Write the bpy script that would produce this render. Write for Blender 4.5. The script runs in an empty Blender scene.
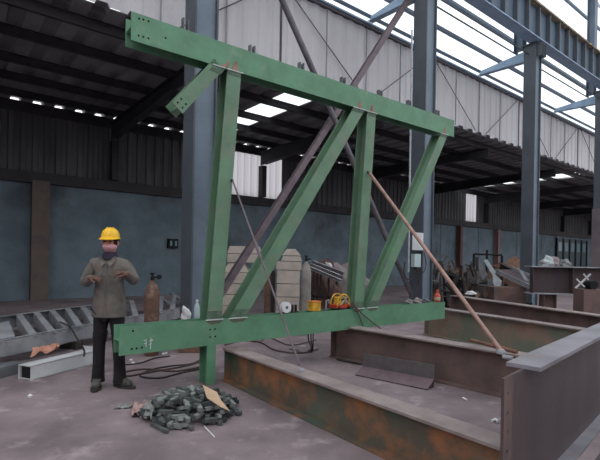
import bpy, bmesh, math, random
from mathutils import Vector, Matrix
random.seed(7)
SC = bpy.context.scene
COL = SC.collection
PI = math.pi
V = Vector
# ------------------------------------------------------------ camera geometry
F = 450.0; CZ = 1.48; ROLL = math.radians(1.03); PX, PY = 300.0, 257.0
cr, sr = math.cos(ROLL), math.sin(ROLL)
def ray(px, py):
    dx = px-PX; dz = PY-py
    return V(((cr*dx-sr*dz)/F, 1.0, (sr*dx+cr*dz)/F))
def G(px, py, z=0.0):                      # the point at height z seen there
    r = ray(px, py); t = (z-CZ)/r.z
    return V((r.x*t, t, z))
def D(px, py, Y):                          # the point at depth Y
    r = ray(px, py); return V((r.x*Y, Y, CZ+r.z*Y))
# frame of the hall: d along the column row, n across the side aisle
def frame(vx):
    a = V((vx, F, 0)).normalized(); return a, V((-a.y, a.x, 0))
dR, nR = frame(570.0)
def R(t, n, z): return dR*t + nR*n + V((0, 0, z))
def onR(px, py, n):                        # (t, z) on the plane n = const of the hall
    r = ray(px, py); k = n/(r.x*nR.x+r.y*nR.y)
    return (k*(r.x*dR.x+r.y*dR.y), CZ+r.z*k)
UZ = V((0, 0, 1))
# ------------------------------------------------------------ materials
MATS = {}
def srgb(c):
    return tuple(((v/255)/12.92 if v/255 <= .04045 else ((v/255+.055)/1.055)**2.4) for v in c)
def mat(name, c1, c2=None, scale=3.0, lo=.4, hi=.65, rough=.6, metal=0.0, bump=0.0, c3=None, s3=1.2, lo3=.55, hi3=.7, bscale=40, stretch=None, spec=.3):
    m = bpy.data.materials.new(name); m.use_nodes = True
    nt = m.node_tree; N = nt.nodes; L = nt.links
    b = N['Principled BSDF']
    b.inputs['Roughness'].default_value = rough; b.inputs['Metallic'].default_value = metal
    b.inputs['Specular IOR Level'].default_value = spec
    b.inputs['Base Color'].default_value = (*c1, 1)
    geo = N.new('ShaderNodeNewGeometry'); src = geo.outputs['Position']
    if stretch:
        mp = N.new('ShaderNodeMapping'); mp.inputs['Scale'].default_value = stretch
        L.new(src, mp.inputs['Vector']); src = mp.outputs['Vector']
    def layer(prev, c, sc, a, z, seed):
        no = N.new('ShaderNodeTexNoise'); no.inputs['Scale'].default_value = sc; no.inputs['Detail'].default_value = 7
        no.inputs['Roughness'].default_value = .62
        off = N.new('ShaderNodeVectorMath'); off.operation = 'ADD'; off.inputs[1].default_value = (seed, seed*.7, seed*1.3)
        L.new(src, off.inputs[0]); L.new(off.outputs[0], no.inputs['Vector'])
        mr = N.new('ShaderNodeMapRange'); mr.inputs['From Min'].default_value = a; mr.inputs['From Max'].default_value = z
        L.new(no.outputs['Fac'], mr.inputs['Value'])
        mx = N.new('ShaderNodeMix'); mx.data_type = 'RGBA'
        L.new(mr.outputs['Result'], mx.inputs['Factor'])
        if prev is None: mx.inputs['A'].default_value = (*c1, 1)
        else: L.new(prev, mx.inputs['A'])
        mx.inputs['B'].default_value = (*c, 1)
        return mx.outputs['Result']
    out = None
    if c2 is not None: out = layer(out, c2, scale, lo, hi, 3.1)
    if c3 is not None: out = layer(out, c3, s3, lo3, hi3, 17.3)
    if out is not None: L.new(out, b.inputs['Base Color'])
    if bump:
        no = N.new('ShaderNodeTexNoise'); no.inputs['Scale'].default_value = bscale; no.inputs['Detail'].default_value = 5
        L.new(geo.outputs['Position'], no.inputs['Vector'])
        bp = N.new('ShaderNodeBump'); bp.inputs['Strength'].default_value = bump; bp.inputs['Distance'].default_value = .02
        L.new(no.outputs['Fac'], bp.inputs['Height']); L.new(bp.outputs['Normal'], b.inputs['Normal'])
    MATS[name] = m; return m
S = srgb
mat('concrete', S((142,128,131)), S((108,97,101)), 1.1, .36, .64, .7, bump=.25, c3=S((176,163,164)), s3=3.2, lo3=.56, hi3=.78, bscale=25)
mat('green_paint', S((98,144,116)), S((86,126,100)), 3.2, .35, .68, .5, c3=S((122,148,126)), s3=7, lo3=.56, hi3=.8)
mat('green_web', S((104,138,112)), S((92,120,98)), 3.2, .35, .68, .5, c3=S((120,128,114)), s3=4, lo3=.5, hi3=.75)
mat('scorched_chord', S((78,100,82)), S((96,96,82)), 10, .4, .6, .6)
mat('burnt_primer', S((120,92,84)), S((160,122,110)), 14, .4, .6, .7)
mat('scorched_green', S((74,92,80)), S((88,110,92)), 14, .4, .6, .7)
mat('weld_white', S((190,196,196)), rough=.5)
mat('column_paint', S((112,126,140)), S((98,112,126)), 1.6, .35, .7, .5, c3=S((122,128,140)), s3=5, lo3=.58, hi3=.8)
mat('column_flange', S((86,92,100)), S((74,80,88)), 1.6, .35, .7, .55)
mat('primer_brown', S((118,108,112)), S((98,92,98)), 1.6, .35, .7, .6)
mat('cladding', S((204,202,206)), S((188,186,190)), .9, .35, .7, .55, c3=S((172,170,172)), s3=2.2, lo3=.6, hi3=.85, stretch=(1,1,.35))
mat('seam', S((84,84,90)), rough=.6)
mat('sheet_wall', S((96,96,98)), S((70,70,74)), 1.3, .35, .65, .6, stretch=(1,1,.3))
mat('roof_sheet', S((146,146,150)), S((118,118,122)), 1.1, .35, .65, .7)
mat('dark_steel', S((62,60,64)), S((48,46,50)), 2, .35, .65, .65)
mat('plaster', S((116,132,142)), S((94,110,120)), 1.1, .35, .65, .8, bump=.1, c3=S((74,80,82)), s3=.45, lo3=.55, hi3=.75)
mat('brick_brown', S((112,98,92)), S((92,86,84)), 3, .35, .65, .8, bump=.3)
mat('pipe_grey', S((112,108,114)), S((92,90,96)), 6, .4, .65, .5, .2)
mat('pipe_plum', S((112,100,106)), S((94,84,90)), 6, .4, .65, .55)
mat('pipe_brown', S((164,132,122)), S((138,108,100)), 8, .4, .65, .5, .1)
mat('wire', S((70,68,70)), rough=.5)
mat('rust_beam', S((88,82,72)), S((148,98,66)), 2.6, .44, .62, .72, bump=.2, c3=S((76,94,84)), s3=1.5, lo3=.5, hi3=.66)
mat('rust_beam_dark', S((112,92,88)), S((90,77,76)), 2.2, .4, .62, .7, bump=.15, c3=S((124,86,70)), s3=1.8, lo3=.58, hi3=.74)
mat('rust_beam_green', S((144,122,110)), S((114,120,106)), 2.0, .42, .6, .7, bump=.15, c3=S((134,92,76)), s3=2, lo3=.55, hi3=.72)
mat('mill_plum', S((84,72,74)), S((70,62,66)), 1.4, .4, .62, .48, .15, bump=.1, c3=S((92,78,74)), s3=2.6, lo3=.6, hi3=.8, stretch=(1,1,.5))
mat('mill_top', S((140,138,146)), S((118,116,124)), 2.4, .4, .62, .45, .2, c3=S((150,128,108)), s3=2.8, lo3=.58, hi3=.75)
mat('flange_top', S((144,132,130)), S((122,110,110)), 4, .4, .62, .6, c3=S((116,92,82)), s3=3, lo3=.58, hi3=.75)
mat('rust_edge', S((134,96,80)), S((110,84,76)), 8, .4, .6, .75)
mat('angle_plum', S((108,92,98)), S((94,80,86)), 5, .4, .62, .55)
mat('dark_hole', S((16,18,18)), rough=.9)
mat('zinc', S((156,158,162)), S((132,134,140)), 2.6, .4, .62, .55, .1, c3=S((112,110,114)), s3=4, lo3=.58, hi3=.75)
mat('zinc_dark', S((104,106,110)), S((88,90,94)), 3, .4, .62, .6)
mat('white_paint', S((204,206,208)), S((186,188,192)), 3, .4, .62, .5)
mat('offcut_light', S((122,126,125)), rough=.5)
mat('offcut_dark', S((56,60,62)), rough=.6)
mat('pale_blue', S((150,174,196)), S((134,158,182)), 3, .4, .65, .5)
mat('post_brown', S((104,78,76)), rough=.7)
mat('post_pink', S((140,112,108)), rough=.7)
mat('angle_dark', S((98,92,94)), S((84,78,80)), 5, .4, .62, .6)
mat('offcut', S((92,96,96)), S((70,74,75)), 12, .4, .62, .55, .1)
mat('cardboard', S((184,158,132)), S((168,142,118)), 9, .4, .62, .85)
mat('pink_paper', S((176,148,144)), S((150,126,122)), 9, .4, .62, .9)
mat('grey_rag', S((140,142,140)), S((116,118,116)), 9, .4, .62, .9)
mat('orange_cloth', S((196,144,124)), S((170,120,104)), 10, .4, .62, .9)
mat('white_stuff', S((214,214,218)), rough=.7)
mat('cable', S((52,46,48)), rough=.6)
mat('cable_brown', S((84,66,64)), rough=.6)
mat('block', S((194,184,174)), S((174,164,156)), 3, .4, .62, .85, bump=.15)
mat('cyl_grey', S((150,146,142)), S((128,124,122)), 5, .4, .62, .6)
mat('cyl_rust', S((112,84,70)), S((88,70,62)), 9, .4, .62, .65, c3=S((146,128,118)), s3=6, lo3=.56, hi3=.7)
mat('brass', S((150,130,90)), rough=.35, metal=.8)
mat('black', S((26,26,28)), rough=.6)
mat('yellow', S((212,166,56)), S((176,132,48)), 14, .4, .62, .5)
mat('orange', S((196,120,56)), rough=.6)
mat('red', S((176,62,44)), rough=.55)
mat('bottle_red', S((176,78,60)), rough=.4)
mat('scrap_dark', S((66,60,58)), S((50,46,46)), 6, .4, .62, .7)
mat('scrap_rust', S((132,100,84)), S((100,80,72)), 6, .4, .62, .75)
mat('scrap_mauve', S((96,72,70)), S((84,64,62)), 6, .4, .62, .75)
mat('tarp', S((150,140,140)), S((132,122,122)), 3, .4, .62, .85)
mat('plate_light', S((176,184,188)), S((150,158,164)), 6, .4, .62, .5)
mat('plate_mid', S((128,130,132)), S((110,112,114)), 6, .4, .62, .55)
mat('teal', S((40,66,76)), rough=.5)
mat('pane_teal', S((120,150,160)), rough=.2)
mat('box_blue', S((170,190,192)), rough=.5)
mat('skin', S((178,128,108)), rough=.55)
mat('hair', S((30,26,26)), rough=.7)
mat('jacket', S((112,107,102)), S((92,89,86)), 7, .38, .62, .9, bump=.8, bscale=14, c3=S((116,96,82)), s3=4, lo3=.56, hi3=.74)
mat('trousers', S((38,36,38)), S((28,27,29)), 8, .4, .62, .9, bump=.25, bscale=22)
mat('helmet', S((240,190,40)), rough=.35, spec=.5)
mat('mask', S((212,160,168)), rough=.85)
mat('scarf', S((48,44,60)), rough=.9)
mat('glove', S((112,84,72)), S((92,70,62)), 16, .4, .62, .9)
mat('shoe', S((92,92,86)), S((70,70,68)), 14, .4, .62, .8)
mat('sole', S((58,54,52)), rough=.8)
mat('eye', S((20,18,18)), rough=.3)
mat('crane_rust', S((170,156,128)), S((120,106,88)), 9, .4, .62, .75)
mat('glaze_bar', S((88,104,120)), rough=.55)
mat('blue_bottle', S((60,90,150)), rough=.4)

def glazing(name, tint, tr):
    m = bpy.data.materials.new(name); m.use_nodes = True; nt = m.node_tree; N = nt.nodes; L = nt.links
    N.remove(N['Principled BSDF']); o = N['Material Output']
    a = N.new('ShaderNodeBsdfTransparent'); a.inputs['Color'].default_value = (*tint, 1)
    b = N.new('ShaderNodeBsdfTranslucent'); b.inputs['Color'].default_value = (*tint, 1)
    mx = N.new('ShaderNodeMixShader'); mx.inputs[0].default_value = 1-tr
    L.new(a.outputs[0], mx.inputs[1]); L.new(b.outputs[0], mx.inputs[2]); L.new(mx.outputs[0], o.inputs['Surface'])
    MATS[name] = m
glazing('fibreglass', (.93, .97, 1.0), .8)
glazing('dirty_fibreglass', (.34, .33, .35), .1)

# ------------------------------------------------------------ mesh building
class MB:
    def __init__(s): s.v = []; s.f = []
    def add(s, vs, fs):
        k = len(s.v); s.v += [V(p) for p in vs]; s.f += [tuple(i+k for i in f) for f in fs]; return s
    def hexa(s, a, b):                                   # two quads, matching corners
        return s.add(list(a)+list(b), [(3,2,1,0),(4,5,6,7),(0,1,5,4),(1,2,6,5),(2,3,7,6),(3,0,4,7)])
    def obox(s, o, x, y, z):                             # box from corner o and three edge vectors
        o = V(o); x = V(x); y = V(y); z = V(z)
        return s.hexa([o, o+x, o+x+y, o+y], [o+z, o+x+z, o+x+y+z, o+y+z])
    def cbox(s, c, x, y, z):                             # box from centre and half edges
        return s.obox(V(c)-V(x)-V(y)-V(z), 2*V(x), 2*V(y), 2*V(z))
    def prism(s, pts, vec):                              # polygon swept along a vector
        n = len(pts); vec = V(vec); pts = [V(p) for p in pts]
        return s.add(pts+[p+vec for p in pts], [tuple(range(n-1,-1,-1)), tuple(range(n, 2*n))]+[(i,(i+1)%n,(i+1)%n+n,i+n) for i in range(n)])
    def loft(s, rings, caps=True):
        n = len(rings[0]); vs = [p for r in rings for p in r]; fs = []
        for j in range(len(rings)-1):
            for i in range(n):
                a = j*n+i; b = j*n+(i+1)%n; fs.append((a, b, b+n, a+n))
        if caps: fs += [tuple(range(n-1,-1,-1)), tuple(range((len(rings)-1)*n, len(rings)*n))]
        return s.add(vs, fs)
    def tube(s, path, r, seg=8, radii=None):
        path = [V(p) for p in path]; rings = []; prev = None
        for i, p in enumerate(path):
            a = path[max(i-1,0)]; b = path[min(i+1,len(path)-1)]
            t = (b-a).normalized()
            if prev is None:
                ref = UZ if abs(t.z) < .9 else V((1,0,0)); x = t.cross(ref).normalized()
            else:
                x = (prev-t*prev.dot(t)).normalized()
            prev = x; y = t.cross(x); rr = radii[i] if radii else r
            rings.append([p+x*math.cos(2*PI*k/seg)*rr+y*math.sin(2*PI*k/seg)*rr for k in range(seg)])
        return s.loft(rings)
    def lathe(s, c, prof, seg=20, up=UZ):
        c = V(c); up = V(up).normalized(); ref = V((1,0,0)) if abs(up.x) < .9 else V((0,1,0))
        x = up.cross(ref).normalized(); y = up.cross(x)
        return s.loft([[c+up*h+x*math.cos(2*PI*k/seg)*max(r,1e-4)+y*math.sin(2*PI*k/seg)*max(r,1e-4) for k in range(seg)] for r, h in prof])
    def build(s, name, m, parent=None, smooth=False, bevel=0, **tags):
        me = bpy.data.meshes.new(name)
        if parent is not None: o0 = V(parent['_o'])
        else:
            xs = [p.x for p in s.v]; ys = [p.y for p in s.v]
            o0 = V(((min(xs)+max(xs))/2, (min(ys)+max(ys))/2, min(p.z for p in s.v)))
        me.from_pydata([p-o0 for p in s.v], [], s.f)
        bm = bmesh.new(); bm.from_mesh(me)
        bmesh.ops.recalc_face_normals(bm, faces=bm.faces)
        if bevel: 
            bmesh.ops.bevel(bm, geom=list(bm.edges), offset=bevel, segments=1, affect='EDGES', clamp_overlap=True)
        bm.to_mesh(me); bm.free()
        if smooth:
            for p in me.polygons: p.use_smooth = True
            me.set_sharp_from_angle(angle=math.radians(42))
        me.materials.append(MATS[m])
        o = bpy.data.objects.new(name, me); COL.objects.link(o)
        if parent is not None: o.parent = parent; o['_o'] = parent['_o']
        else: o.location = o0; o['_o'] = tuple(o0)
        for k, v in tags.items(): o[k] = v
        return o
def thing(name, label, cat, loc, group=None):
    o = bpy.data.objects.new(name, None); COL.objects.link(o); o.location = loc; o['_o'] = tuple(loc)
    o.empty_display_size = .1
    o['label'] = label; o['category'] = cat
    if group: o['group'] = group
    return o
def tags(label, cat, group=None):
    d = {'label': label, 'category': cat}
    if group: d['group'] = group
    return d
STR = {'kind': 'structure'}

def isec(mb, p, q, up, H, B, tf=.014, tw=.010):
    """I section from p to q; p,q on the centre line; up = direction from flange to flange (H), B = flange width"""
    p = V(p); q = V(q); ax = (q-p); a = ax.normalized(); up = (V(up)-a*V(up).dot(a)).normalized(); s = a.cross(up)
    prof = [(-B/2,-H/2),(B/2,-H/2),(B/2,-H/2+tf),(tw/2,-H/2+tf),(tw/2,H/2-tf),(B/2,H/2-tf),(B/2,H/2),(-B/2,H/2),(-B/2,H/2-tf),(-tw/2,H/2-tf),(-tw/2,-H/2+tf),(-B/2,-H/2+tf)]
    n = len(prof); vs = [p+s*x+up*y for x, y in prof]+[q+s*x+up*y for x, y in prof]
    fs = [(i,(i+1)%n,(i+1)%n+n,i+n) for i in range(n)]
    for o in (0, n):
        fs += [(o+0,o+1,o+2,o+3,o+10,o+11), (o+3,o+4,o+9,o+10), (o+4,o+5,o+6,o+7,o+8,o+9)]
    return mb.add(vs, fs)

# ============================================================ THE SETTING
N0 = 7.05; NW = 9.05; NB = 16.1                       # column row, clerestory wall, back wall
CT = [onR(x, 250, N0)[0] for x in (197.5, 421.0, 529.0, 599.5)]
T0, T1 = -7.0, 62.0
MB().obox(R(-16, -14, -.1), dR*86, nR*32, UZ*.1).build('floor', 'concrete', **STR)

# back wall: plastered lower part, band beam, corrugated upper part
MB().obox(R(T0, NB, 0), dR*(T1-T0), nR*.24, UZ*3.62).build('wall_back', 'plaster', **STR)
def corr(mb, o, along, out, up, L, H, pitch=.3, dep=.05, lean=0):
    n = int(L/pitch); pts = []
    for i in range(n):
        s = i*pitch
        for u, w in ((0,0),(.30,0),(.42,1),(.80,1),(.92,0)):
            pts.append(o+along*(s+u*pitch)+out*(w*dep))
    pts.append(o+along*L)
    vs = pts+[p+up*H for p in pts]; k = len(pts)
    mb.add(vs, [(i,i+1,i+1+k,i+k) for i in range(k-1)]); return mb
SPAN = [(T0, 8.6), (11.6, 26.2), (27.4, T1)]
for a_, b_ in SPAN: corr(MB(), R(a_, NB, 3.95), dR, -nR, UZ, b_-a_, 1.88, .32, .05).build('wall_upper_back', 'sheet_wall', **STR)
for k_, (a_, b_) in enumerate(((8.6, 11.6), (26.2, 27.4))): corr(MB(), R(a_, NB, 3.95), dR, -nR, UZ, b_-a_, 1.88, .32, .05).build('window_%d' % (5+k_), 'dirty_fibreglass', **STR)
MB().obox(R(T0, NB-.16, 3.62), dR*(T1-T0), nR*.3, UZ*.34).build('trim_1', 'dark_steel', **STR)
# eaves closure between wall and roof, with the small gaps that let daylight through
mb = MB().obox(R(T0, NB, 5.80), dR*(T1-T0), nR*.06, UZ*.295)
mb.build('trim_2', 'dark_steel', **STR)
MB().obox(R(T0, NB-.05, 5.74), dR*(T1-T0), nR*.05, UZ*.12).build('trim_3', 'dark_steel', **STR)
# end walls of the aisle
MB().obox(R(T0-.2, NW, 0), dR*.2, nR*(NB-NW), UZ*6.5).build('wall_left', 'sheet_wall', **STR)  # unseen left end, added to keep the aisle dark
MB().obox(R(T1, N0, 0), dR*.2, nR*(NB-N0), UZ*8.5).build('wall_right', 'sheet_wall', **STR)
# aisle roof: corrugated sheets with two translucent strips
def zr(n): return 6.02 + (n-NW)/(NB-NW)*.08
SKY = [(7.35, 8.35, 9.7, 15.9), (25.0, 26.6, 9.4, 16.0)]
def roofpiece(mb, ta, tb, na, nb_):
    n = max(1, round((tb-ta)/.6)); pitch = (tb-ta)/n; pts = []
    for i in range(n):
        for u, w in ((0,0),(.16,0),(.24,1),(.56,1),(.64,0)):
            pts.append((ta+(i+u)*pitch, w*.10))
    pts.append((tb, 0))
    k = len(pts)
    mb.add([R(t, na, zr(na)+w) for t, w in pts]+[R(t, nb_, zr(nb_)+w) for t, w in pts], [(i,i+1,i+1+k,i+k) for i in range(k-1)])
mb = MB(); NE = NB+.18; NR = NW-.25
ts = T0
for (a, b, c, d_) in SKY:
    roofpiece(mb, ts, a, NR, NE); roofpiece(mb, a, b, NR, c); roofpiece(mb, a, b, d_, NE); ts = b
roofpiece(mb, ts, T1, NR, NE)
mb.build('ceiling', 'roof_sheet', **STR)
for i, (a, b, c, d_) in enumerate(SKY):
    mb = MB(); mb.add([R(a,c,zr(c)+.03),R(b,c,zr(c)+.03),R(b,d_,zr(d_)+.03),R(a,d_,zr(d_)+.03)], [(0,1,2,3)])
    mb.build('window_%d' % (i+1), 'fibreglass', **STR)
# purlins and rafters of the aisle roof
for i, n in enumerate((9.4, 10.75, 12.3, 13.6, 15.0)):
    mb = MB(); isec(mb, R(T0, n, zr(n)-.11), R(T1, n, zr(n)-.11), UZ, .2, .09, .012, .01)
    mb.build('roof_purlin', 'dark_steel', **tags('long dark steel purlin under the corrugated aisle roof', 'purlin', 'dark purlins under the aisle roof'))
for i in range(11):
    t = -2.0+6*i+.35
    mb = MB()
    p = [R(t, NW+.1, 5.80), R(t, NB-.2, 5.85), R(t, NB-.2, 5.30), R(t, NB-.5, 5.30), R(t, NW+1.5, 5.50), R(t, NW+.1, 5.45)]
    mb.prism(p, dR*.02)
    mb.obox(R(t-.1, NW+.1, 5.79), nR*(NB-NW-.3)+UZ*.04, dR*.22, UZ*.02)
    mb.obox(R(t-.1, NW+1.5, 5.50), nR*(NB-NW-2.0)+UZ*-.2, dR*.22, UZ*.02)
    mb.build('roof_rafter', 'dark_steel', **tags('dark tapered rafter crossing the aisle under the corrugated roof', 'rafter', 'dark rafters of the aisle roof'))
    t2 = t+.25
    MB().obox(R(t, NB-.35, 3.97), dR*.22, nR*.29, UZ*1.31).build('wall_pilaster', 'dark_steel', **STR)
# brick pilaster at the left and the rusty posts on the right of the back wall
tp = onR(40.5, 230, NB-.3)[0]
MB().obox(R(tp-.24, NB-.34, 0), dR*.48, nR*.33, UZ*3.68).build('brick_pilaster', 'brick_brown', **tags('brown brick pilaster on the grey back wall, at far left', 'pillar'))
for px, nm in ((459.5, 'reddish brown steel post on back wall above the dark scrap rack'), (497, 'reddish brown steel post on back wall, nearer the third column')):
    t, _ = onR(px, 250, NB-.2)
    mb = MB(); isec(mb, R(t, NB-.2, 0), R(t, NB-.2, 3.6), nR, .3, .26); mb.build('wall_post', 'post_brown' if px < 480 else 'post_pink', **tags(nm, 'post'))
# dark strip of light tube on the upper wall etc. left out; panel joints of the back wall
for px in (440, 478, 516, 541):
    t, _ = onR(px, 250, NB)
    MB().obox(R(t, NB-.02, 0), dR*.05, nR*.02, UZ*3.6).build('trim_4', 'column_flange', **STR)
# teal door with panes far down the back wall
ta, _ = onR(556, 245, NB-.05); tb, _ = onR(586, 245, NB-.05)
dr = MB().obox(R(ta, NB-.1, 0), dR*(tb-ta), nR*.09, UZ*3.45).build('door_1', 'teal', **STR)
for k in range(5):
    w = (tb-ta)/5
    MB().obox(R(ta+w*k+.3, NB-.13, 2.35), dR*(w-.6), nR*.03, UZ*.75).build('pane', 'pane_teal', dr)
for k in range(6):
    w = (tb-ta)/5
    MB().obox(R(ta+w*k-.08, NB-.17, 0), dR*.16, nR*.07, UZ*3.4).build('door_rail', 'black', dr)
# meter box on the back wall left of column 1
ta, za = onR(168, 248, NB-.1); tb, zb = onR(178, 239, NB-.1)
t_ = thing('meter_box', 'small dark wall box with two glass panes on the back wall beside the left column', 'box', R(ta, NB-.12, za))
MB().obox(R(ta, NB-.14, za), dR*(tb-ta), nR*.13, UZ*(zb-za)).build('housing', 'black', t_)
for k in range(2):
    MB().obox(R(ta+.06+(tb-ta)/2*k, NB-.16, za+.08), dR*((tb-ta)/2-.12), nR*.02, UZ*(zb-za-.16)).build('pane', 'pane_teal', t_)

# clerestory wall: cladding and the glazed strip above
ZC0, ZC1, ZG = 6.16, 8.16, 16.0
corr(MB(), R(T0, NW, ZC0), dR, -nR, UZ, T1-T0, ZC1-ZC0, .42, .03).build('wall_clerestory', 'cladding', **STR)
MB().obox(R(T0, NW-.01, ZC0-.12), dR*(T1-T0), nR*.03, UZ*.12).build('trim_5', 'seam', **STR)
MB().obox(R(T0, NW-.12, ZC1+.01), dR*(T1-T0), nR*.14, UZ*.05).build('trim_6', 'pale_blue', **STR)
MB().obox(R(T0, NW-.1, ZC1-.08), dR*(T1-T0), nR*.1, UZ*.09).build('trim_8', 'seam', **STR)
mb = MB(); mb.add([R(T0,NW+.02,ZC1+.06),R(T1,NW+.02,ZC1+.06),R(T1,NW+.02,ZG),R(T0,NW+.02,ZG)], [(0,1,2,3)])
win = mb.build('window_3', 'fibreglass', **STR)
MB().obox(R(T0, NW-.12, 8.38), dR*(T1-T0), nR*.08, UZ*.07).build('glazing_bar', 'glaze_bar', win)
for z in (9.12, 10.22, 11.35, 12.5, 13.7, 14.9):
    MB().obox(R(T0, NW-.14, z), dR*(T1-T0), nR*.1, UZ*.11).build('glazing_bar', 'glaze_bar', win)
for i in range(10):
    t = CT[0]-6.0+6.02*i
    for dt in (0, 1.5, 3.0, 4.5):
        MB().obox(R(t+dt, NW-.06, ZC0), dR*(.04 if dt == 3.0 else .02), nR*.03, UZ*(ZC1-ZC0)).build('trim_7', 'seam' if dt == 3.0 else 'zinc', **STR)
    if i in (1, 2, 3, 4):
        for s, (u0, u1) in (('left', (3.1, 5.7)), ('right', (2.9, .4))):
            MB().tube([R(t+u0, NW-.1, ZC1-.05), R(t+u1, NW-.1, ZC0+.05)], .014, 6).build('brace_rod', 'wire', **tags('thin diagonal rod across the white cladding panels', 'rod', 'thin rods on the white cladding'))

# unseen hall walls on the viewer's side, added to darken undersides and recesses
MB().obox(R(-16, -13.2, 0), dR*80, nR*.2, UZ*9).build('wall_front', 'cladding', **STR)
MB().obox(R(-14.2, -13, 0), dR*.2, nR*22, UZ*9).build('wall_left_hall', 'cladding', **STR)
# columns of the row
ZT = 8.62
clab = ['blue grey steel column behind the leftmost post of the green truss', 'blue grey steel column with the electrical box, behind the truss right end', 'blue grey steel column rising behind the tangled scrap pile', 'rightmost steel column of the row, brown casing on its lower part']
for i, t in enumerate(CT):
    c = thing('steel_column', clab[i], 'column', R(t, N0, 0))
    W = .42
    # shaft: the broad face looks at the hall, side flanges left and right
    fm = 'column_paint' if i < 3 else 'column_paint'
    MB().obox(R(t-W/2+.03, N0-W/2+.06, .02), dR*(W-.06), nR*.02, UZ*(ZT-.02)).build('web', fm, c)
    for s in (-1, 1):
        MB().obox(R(t+s*(W/2-.015)-.015, N0-W/2, .02), dR*.03, nR*W*.95, UZ*(ZT-.02)).build('flange', 'column_flange', c)
    MB().obox(R(t-W/2-.1, N0-W/2-.1, 0), dR*(W+.2), nR*(W+.2), UZ*.03).build('base_plate', 'column_flange', c)
    MB().obox(R(t-W/2-.05, N0-W/2-.05, ZT), dR*(W+.1), nR*(W+.1), UZ*.04).build('cap_plate', 'column_flange', c)
    for s in (-1, 0, 1):
        MB().obox(R(t+s*.15-.012, N0-W/2-.16, ZT-.42), dR*.024, nR*.16, UZ*.42).build('stiffener', 'column_flange', c)
    # tapered tie to the clerestory wall
    tt = t-.0
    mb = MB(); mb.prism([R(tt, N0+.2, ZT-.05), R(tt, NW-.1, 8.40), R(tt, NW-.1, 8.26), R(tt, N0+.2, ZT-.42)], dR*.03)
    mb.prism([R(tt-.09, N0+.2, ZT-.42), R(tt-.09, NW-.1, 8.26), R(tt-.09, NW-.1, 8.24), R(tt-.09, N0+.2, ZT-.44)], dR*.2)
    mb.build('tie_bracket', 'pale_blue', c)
    # upper part
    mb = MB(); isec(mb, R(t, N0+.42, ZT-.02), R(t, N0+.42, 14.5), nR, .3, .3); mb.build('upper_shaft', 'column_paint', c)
    if i == 3:
        MB().obox(R(t-W/2-.02, N0-W/2-.02, .03), dR*(W+.04), nR*(W+.04), UZ*3.7).build('lower_casing', 'primer_brown', c)
# lateral strut under the crane beam, horizontal thin pipes
for n, z in ((N0+.05, 8.35), (N0+.75, 8.75)):
    MB().tube([R(CT[0]-9, n, z), R(CT[3]+12, n, z)], .024, 8).build('tie_pipe', 'column_flange', **tags('long thin steel pipe running along the row under the crane beam', 'pipe', 'thin pipes under the crane beam'))
# horizontal lattice plate beside the crane beam
# crane beam
ct = thing('crane_beam', 'deep blue grey crane runway beam with stiffener ribs carried by the columns', 'beam', R(CT[1], N0, ZT+.05))
zb, zt = ZT+.05, ZT+1.15; ca, cb = CT[0]-8, CT[3]+14; nc = N0-.18
MB().obox(R(ca, nc-.19, zb), dR*(cb-ca), nR*.38, UZ*.03).build('bottom_flange', 'pale_blue', ct)  # glare on the underside painted in as a paler blue
MB().obox(R(ca, nc-.19, zt), dR*(cb-ca), nR*.38, UZ*.03).build('top_flange', 'crane_rust', ct)
MB().obox(R(ca, nc-.01, zb+.03), dR*(cb-ca), nR*.02, UZ*(zt-zb-.03)).build('web', 'glaze_bar', ct)
k = ca+.2
cnt = 0
while k < cb:
    MB().obox(R(k, nc-.15, zb+.03), dR*.05, nR*.14, UZ*(zt-zb-.03)).build('stiffener', 'column_flange', ct); k += .75
mb = MB(); isec(mb, R(ca, nc, zt+.10), R(cb, nc, zt+.10), UZ, .14, .09, .03, .03); mb.build('crane_rail', 'crane_rust', **tags('rusty yellowish crane rail on top of the runway beam', 'rail'))
# clips along the rail
k = CT[2]-1
while k < CT[3]+8:
    MB().obox(R(k, nc-.16, zt+.03), dR*.1, nR*.09, UZ*.07).build('rail_clip', 'crane_rust', ct); k += .5
# hall roof beams high over the runway
for k, t in enumerate((CT[3]-1.2, CT[3]+6, CT[2]-1.2)):
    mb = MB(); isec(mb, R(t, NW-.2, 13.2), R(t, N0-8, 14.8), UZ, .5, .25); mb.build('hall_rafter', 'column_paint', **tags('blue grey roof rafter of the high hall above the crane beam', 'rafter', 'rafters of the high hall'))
for n in (3.0, 4.6, 6.2, 7.8):
    z = 13.5+(NW-n)*.2
    mb = MB(); isec(mb, R(-4, n, z), R(50, n, z), UZ, .22, .1); mb.build('hall_purlin', 'glaze_bar', **tags('thin purlin under the bright roof of the high hall', 'purlin', 'purlins of the high hall roof'))
mb = MB(); mb.add([R(-6, NW, 13.9), R(60, NW, 13.9), R(60, -16, 18.9), R(-6, -16, 18.9)], [(0,1,2,3)])
mb.build('window_4', 'fibreglass', **STR)

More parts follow.
